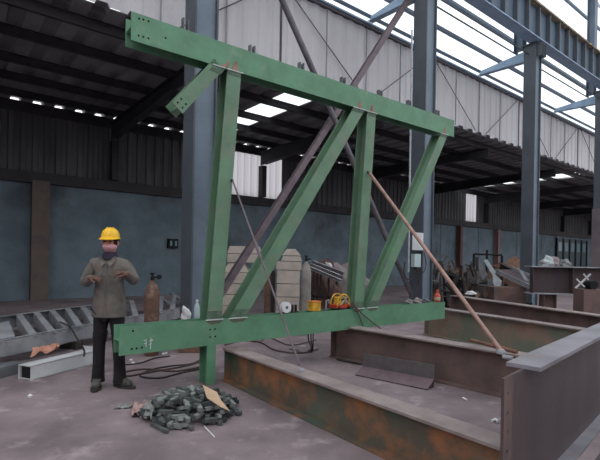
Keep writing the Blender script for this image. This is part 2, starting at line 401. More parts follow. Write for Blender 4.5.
# X bracing in the row between columns 1 and 2
def on_plane(px, py, n): t, z = onR(px, py, n); return R(t, n, z)
a = on_plane(282, 0, N0+.12); b = on_plane(412, 296, N0+.12)
u = (a-b); a2 = b+u*((8.3-b.z)/u.z); b2 = b-u*((b.z-.05)/u.z)
MB().tube([a2, b2], .062, 12).build('brace_pipe', 'pipe_grey', smooth=True, **tags('long grey diagonal pipe from upper left down to the foot of the second column', 'brace'))
a = on_plane(408, 0, N0+.30); b = on_plane(226, 285, N0+.30)
u = (a-b); a2 = b+u*((8.3-b.z)/u.z); b2 = b-u*((b.z-.05)/u.z)
mb = MB(); isec(mb, a2, b2, nR, .10, .13, .012, .012); mb.build('brace_bar', 'pipe_plum', **tags('long plum grey diagonal channel from top centre down behind the leftmost truss post', 'brace'))

# ------------------------------------------------------------ second column: conduit, notice, electrical box
t1 = CT[1]
p1 = lambda px, py, n=N0-.26: on_plane(px, py, n)
MB().tube([p1(412, 30), p1(408.5, 272)], .022, 8).build('conduit', 'plate_light', smooth=True, **tags('thin pale conduit running down the left side of the second column', 'conduit'))
def panel(mb, x0, y0, x1, y1, n, dep):
    ta, za = onR(x0, y1, n); tb, zb_ = onR(x1, y0, n)
    return mb.obox(R(ta, n, za), dR*(tb-ta), nR*dep, UZ*(zb_-za))
c = panel(MB(), 412.5, 233, 423.5, 250, N0-.23, .02).build('notice', 'white_paint', **tags('white notice plate fixed to the second column above the electrical box', 'sign'))
e = thing('electrical_box', 'pale blue electrical box with hanging cables on the second column', 'box', on_plane(417, 267, N0-.2))
panel(MB(), 414.5, 254, 421, 267, N0-.30, .11).build('housing', 'box_blue', e)
panel(MB(), 416, 267.3, 419.5, 269.5, N0-.27, .06).build('gland', 'black', e)
def catm(ps, n=8):
    ps = [V(p) for p in ps]; out = []
    for i in range(len(ps)-1):
        p0 = ps[max(i-1,0)]; p1_ = ps[i]; p2 = ps[i+1]; p3 = ps[min(i+2,len(ps)-1)]
        for k in range(n):
            t = k/n
            out.append(.5*((2*p1_)+(p2-p0)*t+(2*p0-5*p1_+4*p2-p3)*t*t+(3*p1_-p0-3*p2+p3)*t**3))
    out.append(ps[-1]); return out
for pts in ([(417,269),(414,278),(407,279),(404,272),(405,262)], [(418,269),(423,273),(426,264),(424,252)], [(417,269),(418,285),(413,292)]):
    MB().tube(catm([p1(x, y, N0-.25) for x, y in pts]), .012, 6).build('cable', 'cable', e)

# ============================================================ THE GREEN TRUSS
O = G(205, 386, 0); dT, nT = frame(588.0)
n0T = O.dot(nT)
def onT(px, py, off=0):                       # (u, z) on the front face of the truss
    r = ray(px, py); k = (n0T+off)/r.dot(nT); p = r*k
    return ((p-O).dot(dT), CZ+r.z*k)
def T(u, z, n=0.0): return O+dT*u+nT*n+V((0,0,z))
DEP = .20
truss = thing('steel_truss', 'green painted steel truss standing across the shop, joints scorched brown', 'truss', O)
def member(name, p, q, w, m='green_paint', dep=DEP, tf=.016, parent=truss, cut0=0, cut1=0):
    mb = MB(); P = T(p[0], p[1], dep/2); Q = T(q[0], q[1], dep/2)
    isec(mb, P, Q, nT, dep, w, tf, .012)
    return mb.build(name, m, parent)
uL, zTL = onT(131.6, 11.9); uR, zTR = onT(454.3, 120.2)
uL2, zBL = onT(119.5, 326.9); uR2, zBR = onT(445, 302)
print('TOP', uL, zTL, uR, zTR, 'BOT', uL2, zBL, uR2, zBR, [onT(131.6,39.5)[1], onT(400,119)[1], onT(119.5,357)[1], onT(445,317.5)[1]], 'CT', CT)
ZTT = (zTL+zTR)/2; ZBT = (zBL+zBR)/2; CH = .29
member('top_chord', (uL, ZTT-CH/2), (uR, ZTT-CH/2), CH)
member('bottom_chord', (uL2, ZBT-CH/2), (uR2, ZBT-CH/2), CH)
zt0 = ZTT-CH-.001; zb0 = ZBT+.001
def mid(px, z, py):                            # u of a pixel column on the face at about that row
    return onT(px, py)[0]
W = .225
webs = []
# (top pixel x, row), (bottom pixel x, row), width
def between(xt, yt, xb, yb): return (onT(xt, yt)[0], onT(xb, yb)[0])
def wmember(name, ut, ub, w, zt_=None, zb_=None, burn=True):
    zt_ = zt0 if zt_ is None else zt_; zb_ = zb0 if zb_ is None else zb_
    a = V((ut, zt_)); b = V((ub, zb_)); d = (a-b).normalized(); s = V((d.y, -d.x))
    # flanges are parallelograms cut level with the chords
    hw = (w/2)/abs(d.y) if abs(d.y) > .5 else w/2
    mb = MB()
    for n0_ in (0, DEP-.016):
        mb.prism([T(ut-hw, zt_, n0_), T(ut+hw, zt_, n0_), T(ub+hw, zb_, n0_), T(ub-hw, zb_, n0_)], nT*.016)
    mb.prism([T(ut-.006, zt_, .016), T(ut+.006, zt_, .016), T(ub+.006, zb_, .016), T(ub-.006, zb_, .016)], nT*(DEP-.032))
    o = mb.build(name, 'green_web', truss)
    if burn:
        L_ = (a-b).length
        for (uu, zz, sg) in ((ut, zt_, -1), (ub, zb_, 1)):
            k = .06 if sg < 0 else .10
            u2 = uu+sg*(ut-ub)/(zt_-zb_)*k; z2 = zz+sg*k
            hh = hw*1.0
            MB().prism([T(uu-hh, zz, -.003), T(uu+hh, zz, -.003), T(u2+hh, z2, -.003), T(u2-hh, z2, -.003)], nT*.0025).build('scorched_patch', 'scorched_green', truss)
            MB().obox(T(uu-hh-.02, zz-.005 if sg > 0 else zz-.006, -.012), dT*(2*hh+.04), nT*.012, UZ*.011).build('weld_seam', 'weld_white', truss)
            if sg < 0:
                MB().prism([T(uu-.045, zz+.012, -.004), T(uu+.045, zz+.012, -.004), T(uu+.035, zz+.07, -.004), T(uu+.025, zz+.125, -.004), T(uu-.01, zz+.10, -.004), T(uu-.02, zz+.05, -.004)], nT*.004).build('scorched_patch', 'burnt_primer', truss)
            else:
                MB().prism([T(uu-hh*1.1, zz-.012, -.002), T(uu+hh*1.15, zz-.012, -.002), T(uu+hh*1.05, zz-.03, -.002), T(uu+hh*.6, zz-.05, -.002), T(uu+hh*.2, zz-.045, -.002), T(uu-hh*.3, zz-.06, -.002), T(uu-hh*.9, zz-.035, -.002)], nT*.002).build('scorched_patch', 'scorched_chord', truss)
    return o
ut, ub = between(234.6, 70, 214.4, 319); wmember('post', ut, ub, .18)
ut, ub = between(359.6, 107, 237.8, 318); wmember('diagonal', ut, ub, .178)
ut, ub = between(371.8, 112, 359, 304); wmember('post', ut, ub, .18)
ut, ub = between(444.5, 134, 372.5, 306); wmember('diagonal', ut, ub, .162)
# stub of a cut diagonal hanging at the left of the first post
ua, za = onT(219, 64); ub_, zb_ = onT(177.5, 108)
mb = MB(); isec(mb, T(ua, za+.00, DEP/2), T(ub_, zb_, DEP/2), nT, DEP, .155, .016, .012); mb.build('cut_stub', 'green_web', truss)
for k in range(2):
    f_ = .86+.08*k
    for s in (-.035, .035):
        d_ = V((ub_-ua, zb_-za)).normalized(); q = V((ua, za)).lerp(V((ub_, zb_)), f_)+V((-d_.y, d_.x))*s
        MB().lathe(T(q.x, q.y, -.002), [(.011, 0), (.011, .003)], 12, nT).build('bolt_hole', 'dark_hole', truss)
MB().prism([T(ua-.09, zt0-.03, -.003), T(ua+.08, zt0-.01, -.003), T(ua+.02, zt0-.09, -.003), T(ua-.12, zt0-.07, -.003)], nT*.0025).build('scorched_patch', 'scorched_green', truss)
MB().obox(T(ua-.08, zt0-.006, -.012), dT*.16, nT*.012, UZ*.011).build('weld_seam', 'weld_white', truss)
MB().prism([T(ua+.02, zt0+.012, -.004), T(ua+.12, zt0+.012, -.004), T(ua+.13, zt0+.10, -.004), T(ua+.08, zt0+.05, -.004)], nT*.004).build('scorched_patch', 'burnt_primer', truss)
# foot under the first post
u_, _ = onT(211.3, 360)
mb = MB(); isec(mb, T(u_, 0, DEP/2), T(u_, ZBT-CH-.001, DEP/2), nT, DEP, .11, .016, .012); mb.build('foot_post', 'green_paint', truss)
u_g = u_
# stiffener plates in the chord
for u in (uL+.35,):
    MB().obox(T(u, ZTT-CH+.02, .02), dT*.012, nT*(DEP-.04), UZ*(CH-.04))
# bolt holes
def hole(px, py, r=.011):
    u, z = onT(px, py); MB().lathe(T(u, z, -.002), [(r, 0), (r, .003)], 12, nT).build('bolt_hole', 'dark_hole', truss)
for x, y in ((139,18.6),(143.4,19.6),(148.6,21.2),(138.6,35.6),(143.3,36.8),(148.4,38.4),(165.5,38),
             (131.8,349),(136.6,348.4),(141.8,347.6),(133,330.8),
             (210,329.5),(215,329),(210.2,337),(215.4,336.4)): hole(x, y)
# chalk marks on the bottom chord
def stroke(pts, w=.005):
    MB().tube([T(*onT(x, y), -.004) for x, y in pts], w, 6).build('chalk_mark', 'weld_white', truss)
stroke([(143.6,341),(146,339.6),(146,343),(143.8,344)]); stroke([(146,343),(145.6,347)])
stroke([(149.4,341),(153,340)]); stroke([(150.8,338),(150.2,349)]); stroke([(149,344.4),(151.4,343.4)])
# lifting lugs
for px, py in ((188.5, 27), (255.5, 54), (305, 70), (347, 84), (384, 96), (413, 106), (441.5, 115)):
    u, _ = onT(px, py)
    h = .16 if px < 200 else .12
    for k, s in enumerate((-.028, .028)):
        MB().obox(T(u+s-.008, ZTT, .06), dT*.016, nT*.06, UZ*h).build('lifting_lug', 'zinc_dark', truss)
# debris on the bottom chord
def D_top(px, off): 
    # point on top of bottom chord seen at column px
    r = ray(px, 310); k = (n0T+off)/r.dot(nT); p = r*k; return V((p.x, p.y, ZBT))
# yellow travelling burner on the chord
yc = D_top(340, .1)
ym = thing('yellow_welding_tractor', 'yellow wheeled machine with cables sitting on the bottom chord beside the middle post', 'machine', yc)
def arc(c, ax, r0, a0, a1, n=10): return [c+ax*r0*math.cos(a0+(a1-a0)*i/n)+UZ*r0*math.sin(a0+(a1-a0)*i/n) for i in range(n+1)]
for off in (-.07, .07):
    MB().tube([yc+nT*off+dT*-.13+UZ*.03]+arc(yc+nT*off+UZ*.10, dT, .115, PI, 0)+[yc+nT*off+dT*.13+UZ*.03], .011, 6).build('hoop', 'yellow', ym, smooth=True)
MB().cbox(yc+UZ*.045, dT*.14, nT*.08, UZ*.022).build('chassis', 'red', ym)
MB().cbox(yc+dT*-.03+UZ*.12, dT*.055, nT*.05, UZ*.055).build('motor_box', 'yellow', ym, bevel=.008)
MB().lathe(yc+dT*.07+UZ*.11-nT*.05, [(.03,0),(.036,.02),(.036,.08),(.02,.1)], 14, nT).build('reel', 'plate_light', ym, smooth=True)
for q_, (x0_, z0_, x1_, z1_, m_) in enumerate(((-.12,.05,-.02,.20,'yellow'), (.0,.19,.11,.06,'plate_light'), (-.05,.06,.06,.17,'plate_light'), (.05,.05,.03,.22,'yellow'), (-.10,.14,.10,.15,'black'))):
    MB().tube([yc+dT*x0_-nT*.06+UZ*z0_, yc+dT*x1_-nT*.07+UZ*z1_], .009, 6).build('strut', m_, ym)
for a in (-.09, .09):
    for s in (-.085, .065):
        MB().lathe(yc+dT*a+nT*s+UZ*.024, [(.024,0),(.024,.02)], 12, nT).build('wheel', 'black', ym)
oc = D_top(314, .1)
ob = thing('orange_box', 'yellow orange box with a lid left on the bottom chord of the truss', 'box', oc)
MB().cbox(oc+UZ*.06, dT*.075, nT*.06, UZ*.06).build('body', 'yellow', ob, bevel=.006)
MB().cbox(oc+UZ*.128, dT*.08, nT*.065, UZ*.008).build('lid', 'orange', ob)
k_ = D_top(326, .1)
tl = thing('clamp', 'small grey clamp between the yellow machine and the orange box', 'clamp', k_)
MB().obox(k_+dT*-.04-nT*.02, dT*.08, nT*.04, UZ*.02).build('base', 'zinc_dark', tl)
MB().tube([k_+UZ*.02, k_+UZ*.13, k_+dT*.05+UZ*.14, k_+dT*.05+UZ*.09], .011, 8).build('handle', 'zinc', tl)
# cables hanging from the machine over the chord
for pts, m in (([(350,303),(356,312),(362,330),(361,338)], 'cable_brown'), ([(351,302),(358,311),(368,320),(378,328)], 'cable_brown')):
    P = [T(*onT(x, y), -.02-.012*i) for i, (x, y) in enumerate(pts)]
    MB().tube(catm(P), .009, 6).build('lead', m, ym)
# white reel, small black stand on the chord
rc = D_top(285.5, .1)
rl = thing('wire_spool', 'round white wire spool standing on the bottom chord near the stacked blocks', 'spool', rc)
MB().lathe(rc+UZ*.075-nT*.03, [(.072,0),(.072,.008),(.04,.01),(.04,.05),(.072,.052),(.072,.06)], 22, nT).build('reel', 'white_stuff', rl, smooth=True)
MB().lathe(rc+UZ*.075-nT*.034, [(.022,0),(.022,.004)], 16, nT).build('hub', 'zinc_dark', rl)
for i in range(2): MB().obox(rc+dT*(-.05+.07*i)-nT*.02, dT*.03, nT*.04, UZ*.008).build('foot', 'zinc_dark', rl)
bc = D_top(294, .1)
bs = thing('small_clamp_stand', 'small dark bracket standing on the chord right of the white spool', 'bracket', bc)
MB().obox(bc+dT*-.05-nT*.03, dT*.10, nT*.06, UZ*.015).build('base', 'scrap_dark', bs)
for s in (-.035, .02): MB().obox(bc+dT*s-nT*.02, dT*.015, nT*.04, UZ*.10).build('upright', 'scrap_dark', bs)
MB().tube([bc+dT*-.04+UZ*.115, bc+dT*.05+UZ*.115], .008, 8).build('pin', 'zinc', bs)
# red bottle at the right end of the chord
rb = D_top(437, .08)
bt = thing('red_bottle', 'small red bottle with pale label at the right end of the bottom chord', 'bottle', rb)
MB().lathe(rb, [(.05,0),(.055,.01),(.055,.11),(.03,.145),(.022,.15),(.022,.175)], 16).build('body', 'bottle_red', bt, smooth=True)
MB().lathe(rb, [(.0565,.03),(.0565,.085)], 16).build('paper_label', 'cardboard', bt, smooth=True)
MB().lathe(rb, [(.026,.173),(.026,.205),(.015,.21)], 12).build('cap', 'bottle_red', bt, smooth=True)
def lump(name, c, rx, ry, rz_, m, label, cat, seed=0, group=None):
    rnd = random.Random(seed); bm = bmesh.new(); bmesh.ops.create_icosphere(bm, subdivisions=3, radius=1)
    mb = MB(); idx = {}
    ph = [rnd.uniform(0, 6) for _ in range(6)]
    for v in bm.verts:
        p = v.co; k = 1+.16*math.sin(5*p.x+ph[0])*math.sin(4*p.y+ph[1])+.13*math.sin(7*p.z+ph[2]+3*p.x)+.08*math.sin(11*p.y+ph[3])
        z = max(p.z*k, -.35)
        mb.v.append(V(c)+V((p.x*k*rx, p.y*k*ry, (z+.35)*rz_)))
    mb.f = [tuple(v.index for v in f.verts) for f in bm.faces]; bm.free()
    return mb.build(name, m, **tags(label, cat, group))
for i, (px, r_) in enumerate(((409, .06), (417, .07), (426, .06))):
    lump('slag_lump', D_top(px, .1), r_, r_*.9, r_*.9, ('grey_rag', 'tarp', 'zinc_dark')[i], ('pale grey crumpled lump on the truss end, leftmost of three', 'crumpled tan lump on the truss end, between two others', 'darker grey lump on the truss end, nearest the red bottle')[i], 'lump', i+3)

# ============================================================ FLOOR GIRDERS
def gird(name, label, p, q, H, B, m_web, m_top, tf=.02, tw=.014, z0=0, ends=(0,0), stiff=(), m_bot=None, web_ext=0):
    """I girder lying along p->q; z0 bottom"""
    p = V((p.x, p.y, z0)); q = V((q.x, q.y, z0)); a = (q-p); L = a.length; a.normalize(); s = V((-a.y, a.x, 0))
    t = thing(name, label, 'beam', p)
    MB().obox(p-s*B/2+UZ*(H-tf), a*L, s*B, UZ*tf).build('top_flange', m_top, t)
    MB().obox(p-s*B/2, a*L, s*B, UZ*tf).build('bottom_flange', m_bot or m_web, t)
    MB().obox(p-s*tw/2+UZ*tf-a*web_ext, a*(L+web_ext), s*tw, UZ*(H-2*tf)).build('web', m_web, t)
    for d in stiff:
        for sg in (-1, 1):
            MB().obox(p+a*d+(s*(tw/2) if sg > 0 else -s*(B/2-.01)), a*.012, s*(B/2-.01-tw/2), UZ*tf+UZ*(H-3*tf)*1 if False else UZ*(H-tf)).build('stiffener', m_web, t)
    return t, a, s
# A: near cross girder. near edge of the top flange known at both ends
HA = .39
a0 = G(225, 349, HA); a1 = G(400, 411.6, HA)
aA = (a1-a0).normalized(); sA = V((-aA.y, aA.x, 0));
if sA.y < 0: sA = -sA
BA = .2
pA = a0+sA*BA/2-aA*.05; qA = G(500, 447.5, HA)+sA*BA/2
gA, _, _ = gird('steel_girder', 'low rusty I beam with orange and green stained web running to the front', pA, qA, HA, BA, 'rust_beam', 'flange_top', stiff=(.02,))
# B
HB = .49
b0 = G(329, 357, 0); b1 = G(434, 382, 0); aB = (b1-b0).normalized(); sB = V((-aB.y, aB.x, 0))
if sB.y < 0: sB = -sB
BB = .22; pB = b0+sB*BB/2
b2 = G(501, 397.6, 0)+sB*BB/2
qB = pB+aB*((b2-pB).dot(aB)+.45)
gB, _, _ = gird('steel_girder', 'dark plum I beam behind the angle piece, second from the front', pB, qB, HB, BB, 'rust_beam_dark', 'flange_top', stiff=(.02,))
# C: deep girder at right front
HC = .84
c0 = G(503, 374, HC); c1 = G(600, 340, HC)
k1 = G(600, 417, .02)
aC = V((738-300, F, 0)).normalized(); sC = V((-aC.y, aC.x, 0))
c0 = V((c0.x, c0.y, 0))
BC = .20
gC = thing('steel_girder', 'deep dark plum plate girder at right front with bolt holes in its web end', 'beam', c0)
LC = 5.2; ex = .33
MB().obox(c0-sC*.008+UZ*.02, aC*LC, sC*.016, UZ*(HC-.045)).build('web', 'mill_plum', gC)
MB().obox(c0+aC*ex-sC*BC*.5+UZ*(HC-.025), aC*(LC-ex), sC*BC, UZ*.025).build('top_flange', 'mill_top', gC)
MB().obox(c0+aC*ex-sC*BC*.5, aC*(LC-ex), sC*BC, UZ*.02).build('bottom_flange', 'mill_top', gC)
for z in (.06, .17, .28, .39, .50, .61, .72):
    MB().lathe(c0+aC*.055-sC*.0095+UZ*z, [(.011,0),(.011,.004)], 12, sC).build('bolt_hole', 'dark_hole', gC)
MB().obox(c0+aC*(.0)-sC*.0095+UZ*.02, aC*.13, sC*.0012, UZ*(HC-.05)).build('primer_strip', 'rust_beam_dark', gC)
# plates lying in front of C
pl0 = G(569, 457, .012); 
MB().obox(c0+aC*.3-sC*(.9)+UZ*0, aC*4.4, sC*.70, UZ*.012).build('steel_plate', 'mill_plum', **tags('flat dark steel plate on the floor in front of the deep girder', 'plate'))
MB().obox(c0+aC*.6-sC*(.36)+UZ*.013, aC*4, sC*.018, UZ*.006).build('rust_bar', 'rust_edge', **tags('thin rusty flat bar lying on the plate in front of the deep girder', 'bar'))
# D1
HD = .55
d0 = G(423, 334, 0)
d1t = G(581.7, 329.5, HD); d0t = V((d0.x, d0.y, HD)); aD = (V((d1t.x, d1t.y, 0))-d0).normalized(); sD = V((-aD.y, aD.x, 0))
if sD.y < 0: sD = -sD
L_ = (V((d1t.x, d1t.y, 0))-d0).length+.25
gD, _, _ = gird('steel_girder', 'brown green I beam, third from the front, beyond the truss end', d0+sD*.11, d0+sD*.11+aD*L_, HD, .22, 'rust_beam_green', 'flange_top', stiff=(.02,))
# D2
HE = .62
e0 = G(449.8, 295.3, HE); e1 = G(600, 316, HE); aE = (e1-e0).normalized(); sE = V((-aE.y, aE.x, 0))
if sE.y < 0: sE = -sE
e0 = V((e0.x, e0.y, 0)); e1 = V((e1.x, e1.y, 0))
gE, _, _ = gird('steel_girder', 'dark brown I beam, fourth from the front, in front of the scrap', e0+sE*.12, e1+sE*.12+aE*.8, HE, .24, 'rust_beam_dark', 'flange_top', stiff=(.02,))
# raised girder on supports at right
YG = 11.2
g0 = D(531, 266, YG); zg1 = g0.z; g0b = D(533, 294, YG); zg0 = g0b.z
print('raised girder z', zg0, zg1)
aG = V((1, -.10, 0)).normalized(); sG = V((.10, 1, 0)).normalized()
gG = thing('steel_girder', 'dark grey deep I beam raised on blocks at right, open end to the left', 'beam', V((g0.x, g0.y, zg0)))
pg = V((g0.x, g0.y, 0)); HG = zg1-zg0
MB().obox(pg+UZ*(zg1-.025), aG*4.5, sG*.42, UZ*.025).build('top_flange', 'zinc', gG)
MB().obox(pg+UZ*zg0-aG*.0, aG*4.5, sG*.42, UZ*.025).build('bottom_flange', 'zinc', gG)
MB().obox(pg+sG*.20+aG*.06+UZ*(zg0+.025), aG*4.4, sG*.016, UZ*(HG-.05)).build('web', 'mill_plum', gG)
MB().obox(pg+aG*.06+sG*.01+UZ*(zg0+.025), aG*.016, sG*.18, UZ*(HG-.05)).build('stiffener', 'mill_plum', gG)
MB().obox(pg+aG*1.0+sG*.01+UZ*(zg0+.025), aG*.016, sG*.18, UZ*(HG-.05)).build('stiffener', 'mill_plum', gG)
for k, dx in enumerate((.5, 2.6)):
    mb = MB(); isec(mb, pg+aG*dx+sG*.21, pg+aG*dx+sG*.21+UZ*(zg0-.002), aG, .3, .3)
    mb.build('support_stand', 'rust_beam_dark', **tags('short brown steel stand under the raised girder at right', 'stand', 'stands under the raised girder'))
# white H offcut leaning on the raised girder
w0 = D(577, 289, 10.55); w1 = D(590, 275, 10.7)
mb = MB(); 
t_ = thing('white_section', 'small white painted cross-shaped offcut leaning on the raised girder', 'offcut', V((w0.x, w0.y, w0.z)))
def bar2(name, x0, y0, x1, y1, Y, w, m, par, th=.03):
    a = D(x0, y0, Y); b = D(x1, y1, Y); d = (b-a); dn = d.normalized(); n = V((0,1,0)); s = dn.cross(n).normalized()
    return MB().obox(a-s*w/2, d, s*w, n*th).build(name, m, par)
bar2('long_bar', 576, 288, 591, 274, 10.5, .034, 'white_paint', t_)
bar2('cross_bar', 577, 279, 585, 287, 10.46, .026, 'white_paint', t_)
bar2('cross_bar', 584, 274, 589, 280, 10.46, .026, 'white_paint', t_)

# angle piece on the floor between A and B
f0 = G(355, 375.6, 0); f1 = G(427.5, 390.5, 0); aF = (f1-f0).normalized(); sF = V((-aF.y, aF.x, 0)); 
if sF.y < 0: sF = -sF
LF = (f1-f0).length
w_ = .185
ap = thing('steel_angle', 'plum brown bent steel angle lying on the floor between two girders', 'angle', f0)
apx = UZ*.09+sF*w_
MB().prism([f0+UZ*.014, f0+apx, f0+apx+UZ*-.010+sF*.004, f0+sF*.012+UZ*.002], aF*LF).build('lower_leg', 'angle_plum', ap)
k_ = f0+apx
MB().prism([k_+sF*.001+UZ*-.001, k_+UZ*.165+sF*-.006, k_+UZ*.165+sF*.006, k_+sF*.013+UZ*-.003], aF*LF).build('upright_leg', 'angle_dark', ap)
MB().prism([f0+aF*(LF-.012)+sF*(w_+.004), f0+aF*(LF-.012)+sF*(w_+.01)+UZ*.066, f0+aF*(LF-.012)+sF*(w_-.09)+UZ*.0], aF*.01).build('end_gusset', 'scrap_dark', ap)

# small things on the floor between the girders
def pole(name, pts, r, m, label, cat, seg=8, group=None):
    return MB().tube(pts, r, seg).build(name, m, smooth=True, **tags(label, cat, group))
a = G(337, 359, .02); b = G(361, 364, .02)
pole('short_rod', [a, b], .015, 'scrap_dark', 'short dark rod on the floor left of the steel angle', 'rod')
pole('white_scrap', [G(492, 421, .015), G(495.5, 419.5, .02), G(498, 422, .015)], .014, 'white_stuff', 'small white scrap on the floor beside the deep girder web', 'scrap')
pole('white_scrap', [G(463, 398, .012), G(467, 400, .012)], .012, 'white_stuff', 'tiny pale fleck on the floor right of the steel angle', 'scrap')
for i, (x, y) in enumerate(((258, 390.5), (265, 394.5), (267, 395), (318, 421))):
    MB().lathe(G(x, y, 0), [(.012,0),(.012,.018),(.006,.02),(.006,.03)], 6).build('bolt_nut', 'plate_light', **tags('small shiny nut on the floor along the front beam', 'nut', 'nuts along the front beam'))
# rusty bar resting on girder B
zz = HB+.02
pole('rusty_bar', [G(471, 340, zz), G(517, 352, zz)], .02, 'rust_edge', 'rusty round bar lying on the second girder near the prop foot', 'bar')

# ------------------------------------------------------------ props
foot = G(501, 351, HB+.03); tu, tz = onT(367.5, 174)
top = T(tu, tz, -.045)
pr = thing('prop_pipe', 'pinkish brown pipe prop leaning from the middle truss post to a girder', 'pipe', foot)
MB().tube([foot, top], .024, 12).build('pipe', 'pipe_brown', pr, smooth=True)
MB().tube([top-(top-foot).normalized()*.02, top+V((0,.0,.03))+nT*.04], .02, 8).build('hook', 'scrap_dark', pr)
MB().lathe(foot-UZ*.028, [(.05,0),(.05,.02),(.03,.05)], 12).build('swivel_foot', 'zinc', pr, smooth=True)
c_ = G(509.5, 361, HC+.02)
cl = G(508, 357.5, HB+.02)
MB().tube([cl-aB*.05, cl+aB*.05], .022, 8).build('turnbuckle', 'zinc', **tags('short shiny steel coupling lying at the corner of the deep girder', 'coupling'))
foot2 = G(301.5, 370, HA+.012); tu, tz = onT(231.5, 181); top2 = T(tu, tz, -.03); 
rp = thing('prop_rod', 'thin bent steel rod prop leaning from the left post to the front beam', 'rod', foot2)
m1 = T(*onT(241, 204), -.05)
MB().tube([top2, top2+(foot2-top2)*.13, top2+(foot2-top2)*.98], .010, 8).build('rod', 'pipe_plum', rp, smooth=True)
MB().tube([top2+(foot2-top2)*.36, top2+(foot2-top2)*.46], .018, 8).build('turnbuckle', 'pipe_plum', rp, smooth=True)
MB().tube([top2, top2+nT*.03+UZ*.01], .016, 8).build('hook', 'scrap_dark', rp)
MB().lathe(foot2-UZ*.011, [(.03,0),(.03,.012),(.018,.03)], 10).build('swivel_foot', 'zinc', rp, smooth=True)

# ============================================================ LEFT: ladder frame, white box beam
ZL = .34
fr = [G(0, 341, ZL), G(93, 324, ZL)]; aL = (fr[1]-fr[0]).normalized(); 
rr0 = G(0, 316, ZL); 
sL = V((-aL.y, aL.x, 0)); wL = (rr0-fr[0]).dot(sL)
print('ladder', aL, wL)
lt = thing('ladder_frame', 'long galvanised frame with slanted channel rungs lying behind the worker', 'frame', V((fr[0].x, fr[0].y, .1)))
s0 = fr[0]-aL*2.0; LL = 8.4
e_r = G(182, 303, ZL)
LL = (e_r-s0).dot(aL)
zb_ = .12
for off, nm in ((0, 'side_rail'), (wL, 'side_rail')):
    mb = MB(); o = V((s0.x, s0.y, zb_))+sL*off
    if off == 0:
        mb.obox(o, aL*LL, sL*.012, UZ*(ZL-zb_)); mb.obox(o, aL*LL, sL*.09, UZ*.012); mb.obox(o+UZ*(ZL-zb_-.012), aL*LL, sL*.09, UZ*.012)
    else:
        mb.obox(o, aL*LL, sL*.012, UZ*(ZL-zb_)); mb.obox(o-sL*.078, aL*LL, sL*.09, UZ*.012); mb.obox(o-sL*.078+UZ*(ZL-zb_-.012), aL*LL, sL*.09, UZ*.012)
    mb.build(nm, 'zinc', lt)
# rungs: from pixel pairs
rx = [(-22,-4), (14, 31), (30, 50), (44.5, 66), (59, 78), (73, 93), (104,121), (118,134), (132,146), (146,158), (158,170), (168,180)]
for x0, x1 in rx:
    P = G(x0, 316-.143*x0, ZL); Q = G(x1, 341-.183*x1, ZL)
    sr_ = (P-fr[0]).dot(aL); sq = (Q-fr[0]).dot(aL)
    P = V((fr[0].x, fr[0].y, 0))+aL*sr_+sL*(wL-.02); Q = V((fr[0].x, fr[0].y, 0))+aL*sq+sL*.02
    d = (Q-P); dn = d.normalized(); n = V((-dn.y, dn.x, 0))
    mb = MB(); mb.obox(P+UZ*(ZL-.02), d, n*.10, UZ*.012); mb.obox(P+UZ*(zb_+.02), d, n*.012, UZ*(ZL-zb_-.04)); mb.obox(P+UZ*(zb_+.02), d, n*.10, UZ*.012)
    mb.build('rung', 'zinc', lt)
q = G(0, 333, ZL)
MB().prism([G(-6, 325, ZL)+UZ*.005, G(9, 322, ZL)+UZ*.005, G(15, 337.5, ZL)+UZ*.005, G(-6, 341, ZL)+UZ*.005], UZ*.012).build('steel_plate', 'zinc', **tags('grey steel plate lying on the left end of the ladder frame', 'plate'))
# supports under the ladder frame
for i, dd in enumerate((.6, 3.2, 5.6)):
    o = V((s0.x, s0.y, 0))+aL*dd-sL*.05
    MB().obox(o, aL*.12, sL*(wL+.1), UZ*.118).build('timber_bearer', 'scrap_dark', **tags('dark bearer under the galvanised ladder frame', 'bearer', 'bearers under the ladder frame'))
# grey beam lower left in front of frame
h0 = G(0, 378.5, 0); h1 = G(23, 372.5, 0); aH = (h1-h0).normalized(); sH = V((-aH.y, aH.x, 0))
MB().obox(h0-aH*1.4, aH*(1.4+(h1-h0).length), sH*.18, UZ*.13).build('grey_box_beam', 'zinc_dark', bevel=.006, **tags('low grey box beam on the floor at the left edge', 'beam'))
# white box beam
w0 = G(31, 381, 0); w1 = G(92, 364.5, 0); aW = (w1-w0).normalized(); sW = V((-aW.y, aW.x, 0)); LW = (w1-w0).length+.06
wb = thing('white_box_beam', 'white painted channel beam on the floor with an open dark left end', 'beam', w0)
mb = MB(); HWb = .17; BW = .21
mb.obox(w0, aW*LW, sW*.012, UZ*HWb); mb.obox(w0+sW*(BW-.012), aW*LW, sW*.012, UZ*HWb); mb.obox(w0+sW*.0+UZ*(HWb-.012), aW*LW, sW*BW, UZ*.012); mb.obox(w0+aW*.03, aW*LW*.99, sW*BW, UZ*.012)
mb.build('shell', 'white_paint', wb)
MB().obox(w0+aW*.03+sW*.013+UZ*.013, aW*.008, sW*(BW-.03), UZ*(HWb-.03)).build('dark_end_fill', 'black', wb)  # black sheet standing for the shade inside the open end
MB().obox(w0+aW*(LW+.001)-sW*.02, aW*.01, sW*(BW+.04), UZ*(HWb+.05)).build('end_plate', 'white_paint', wb)
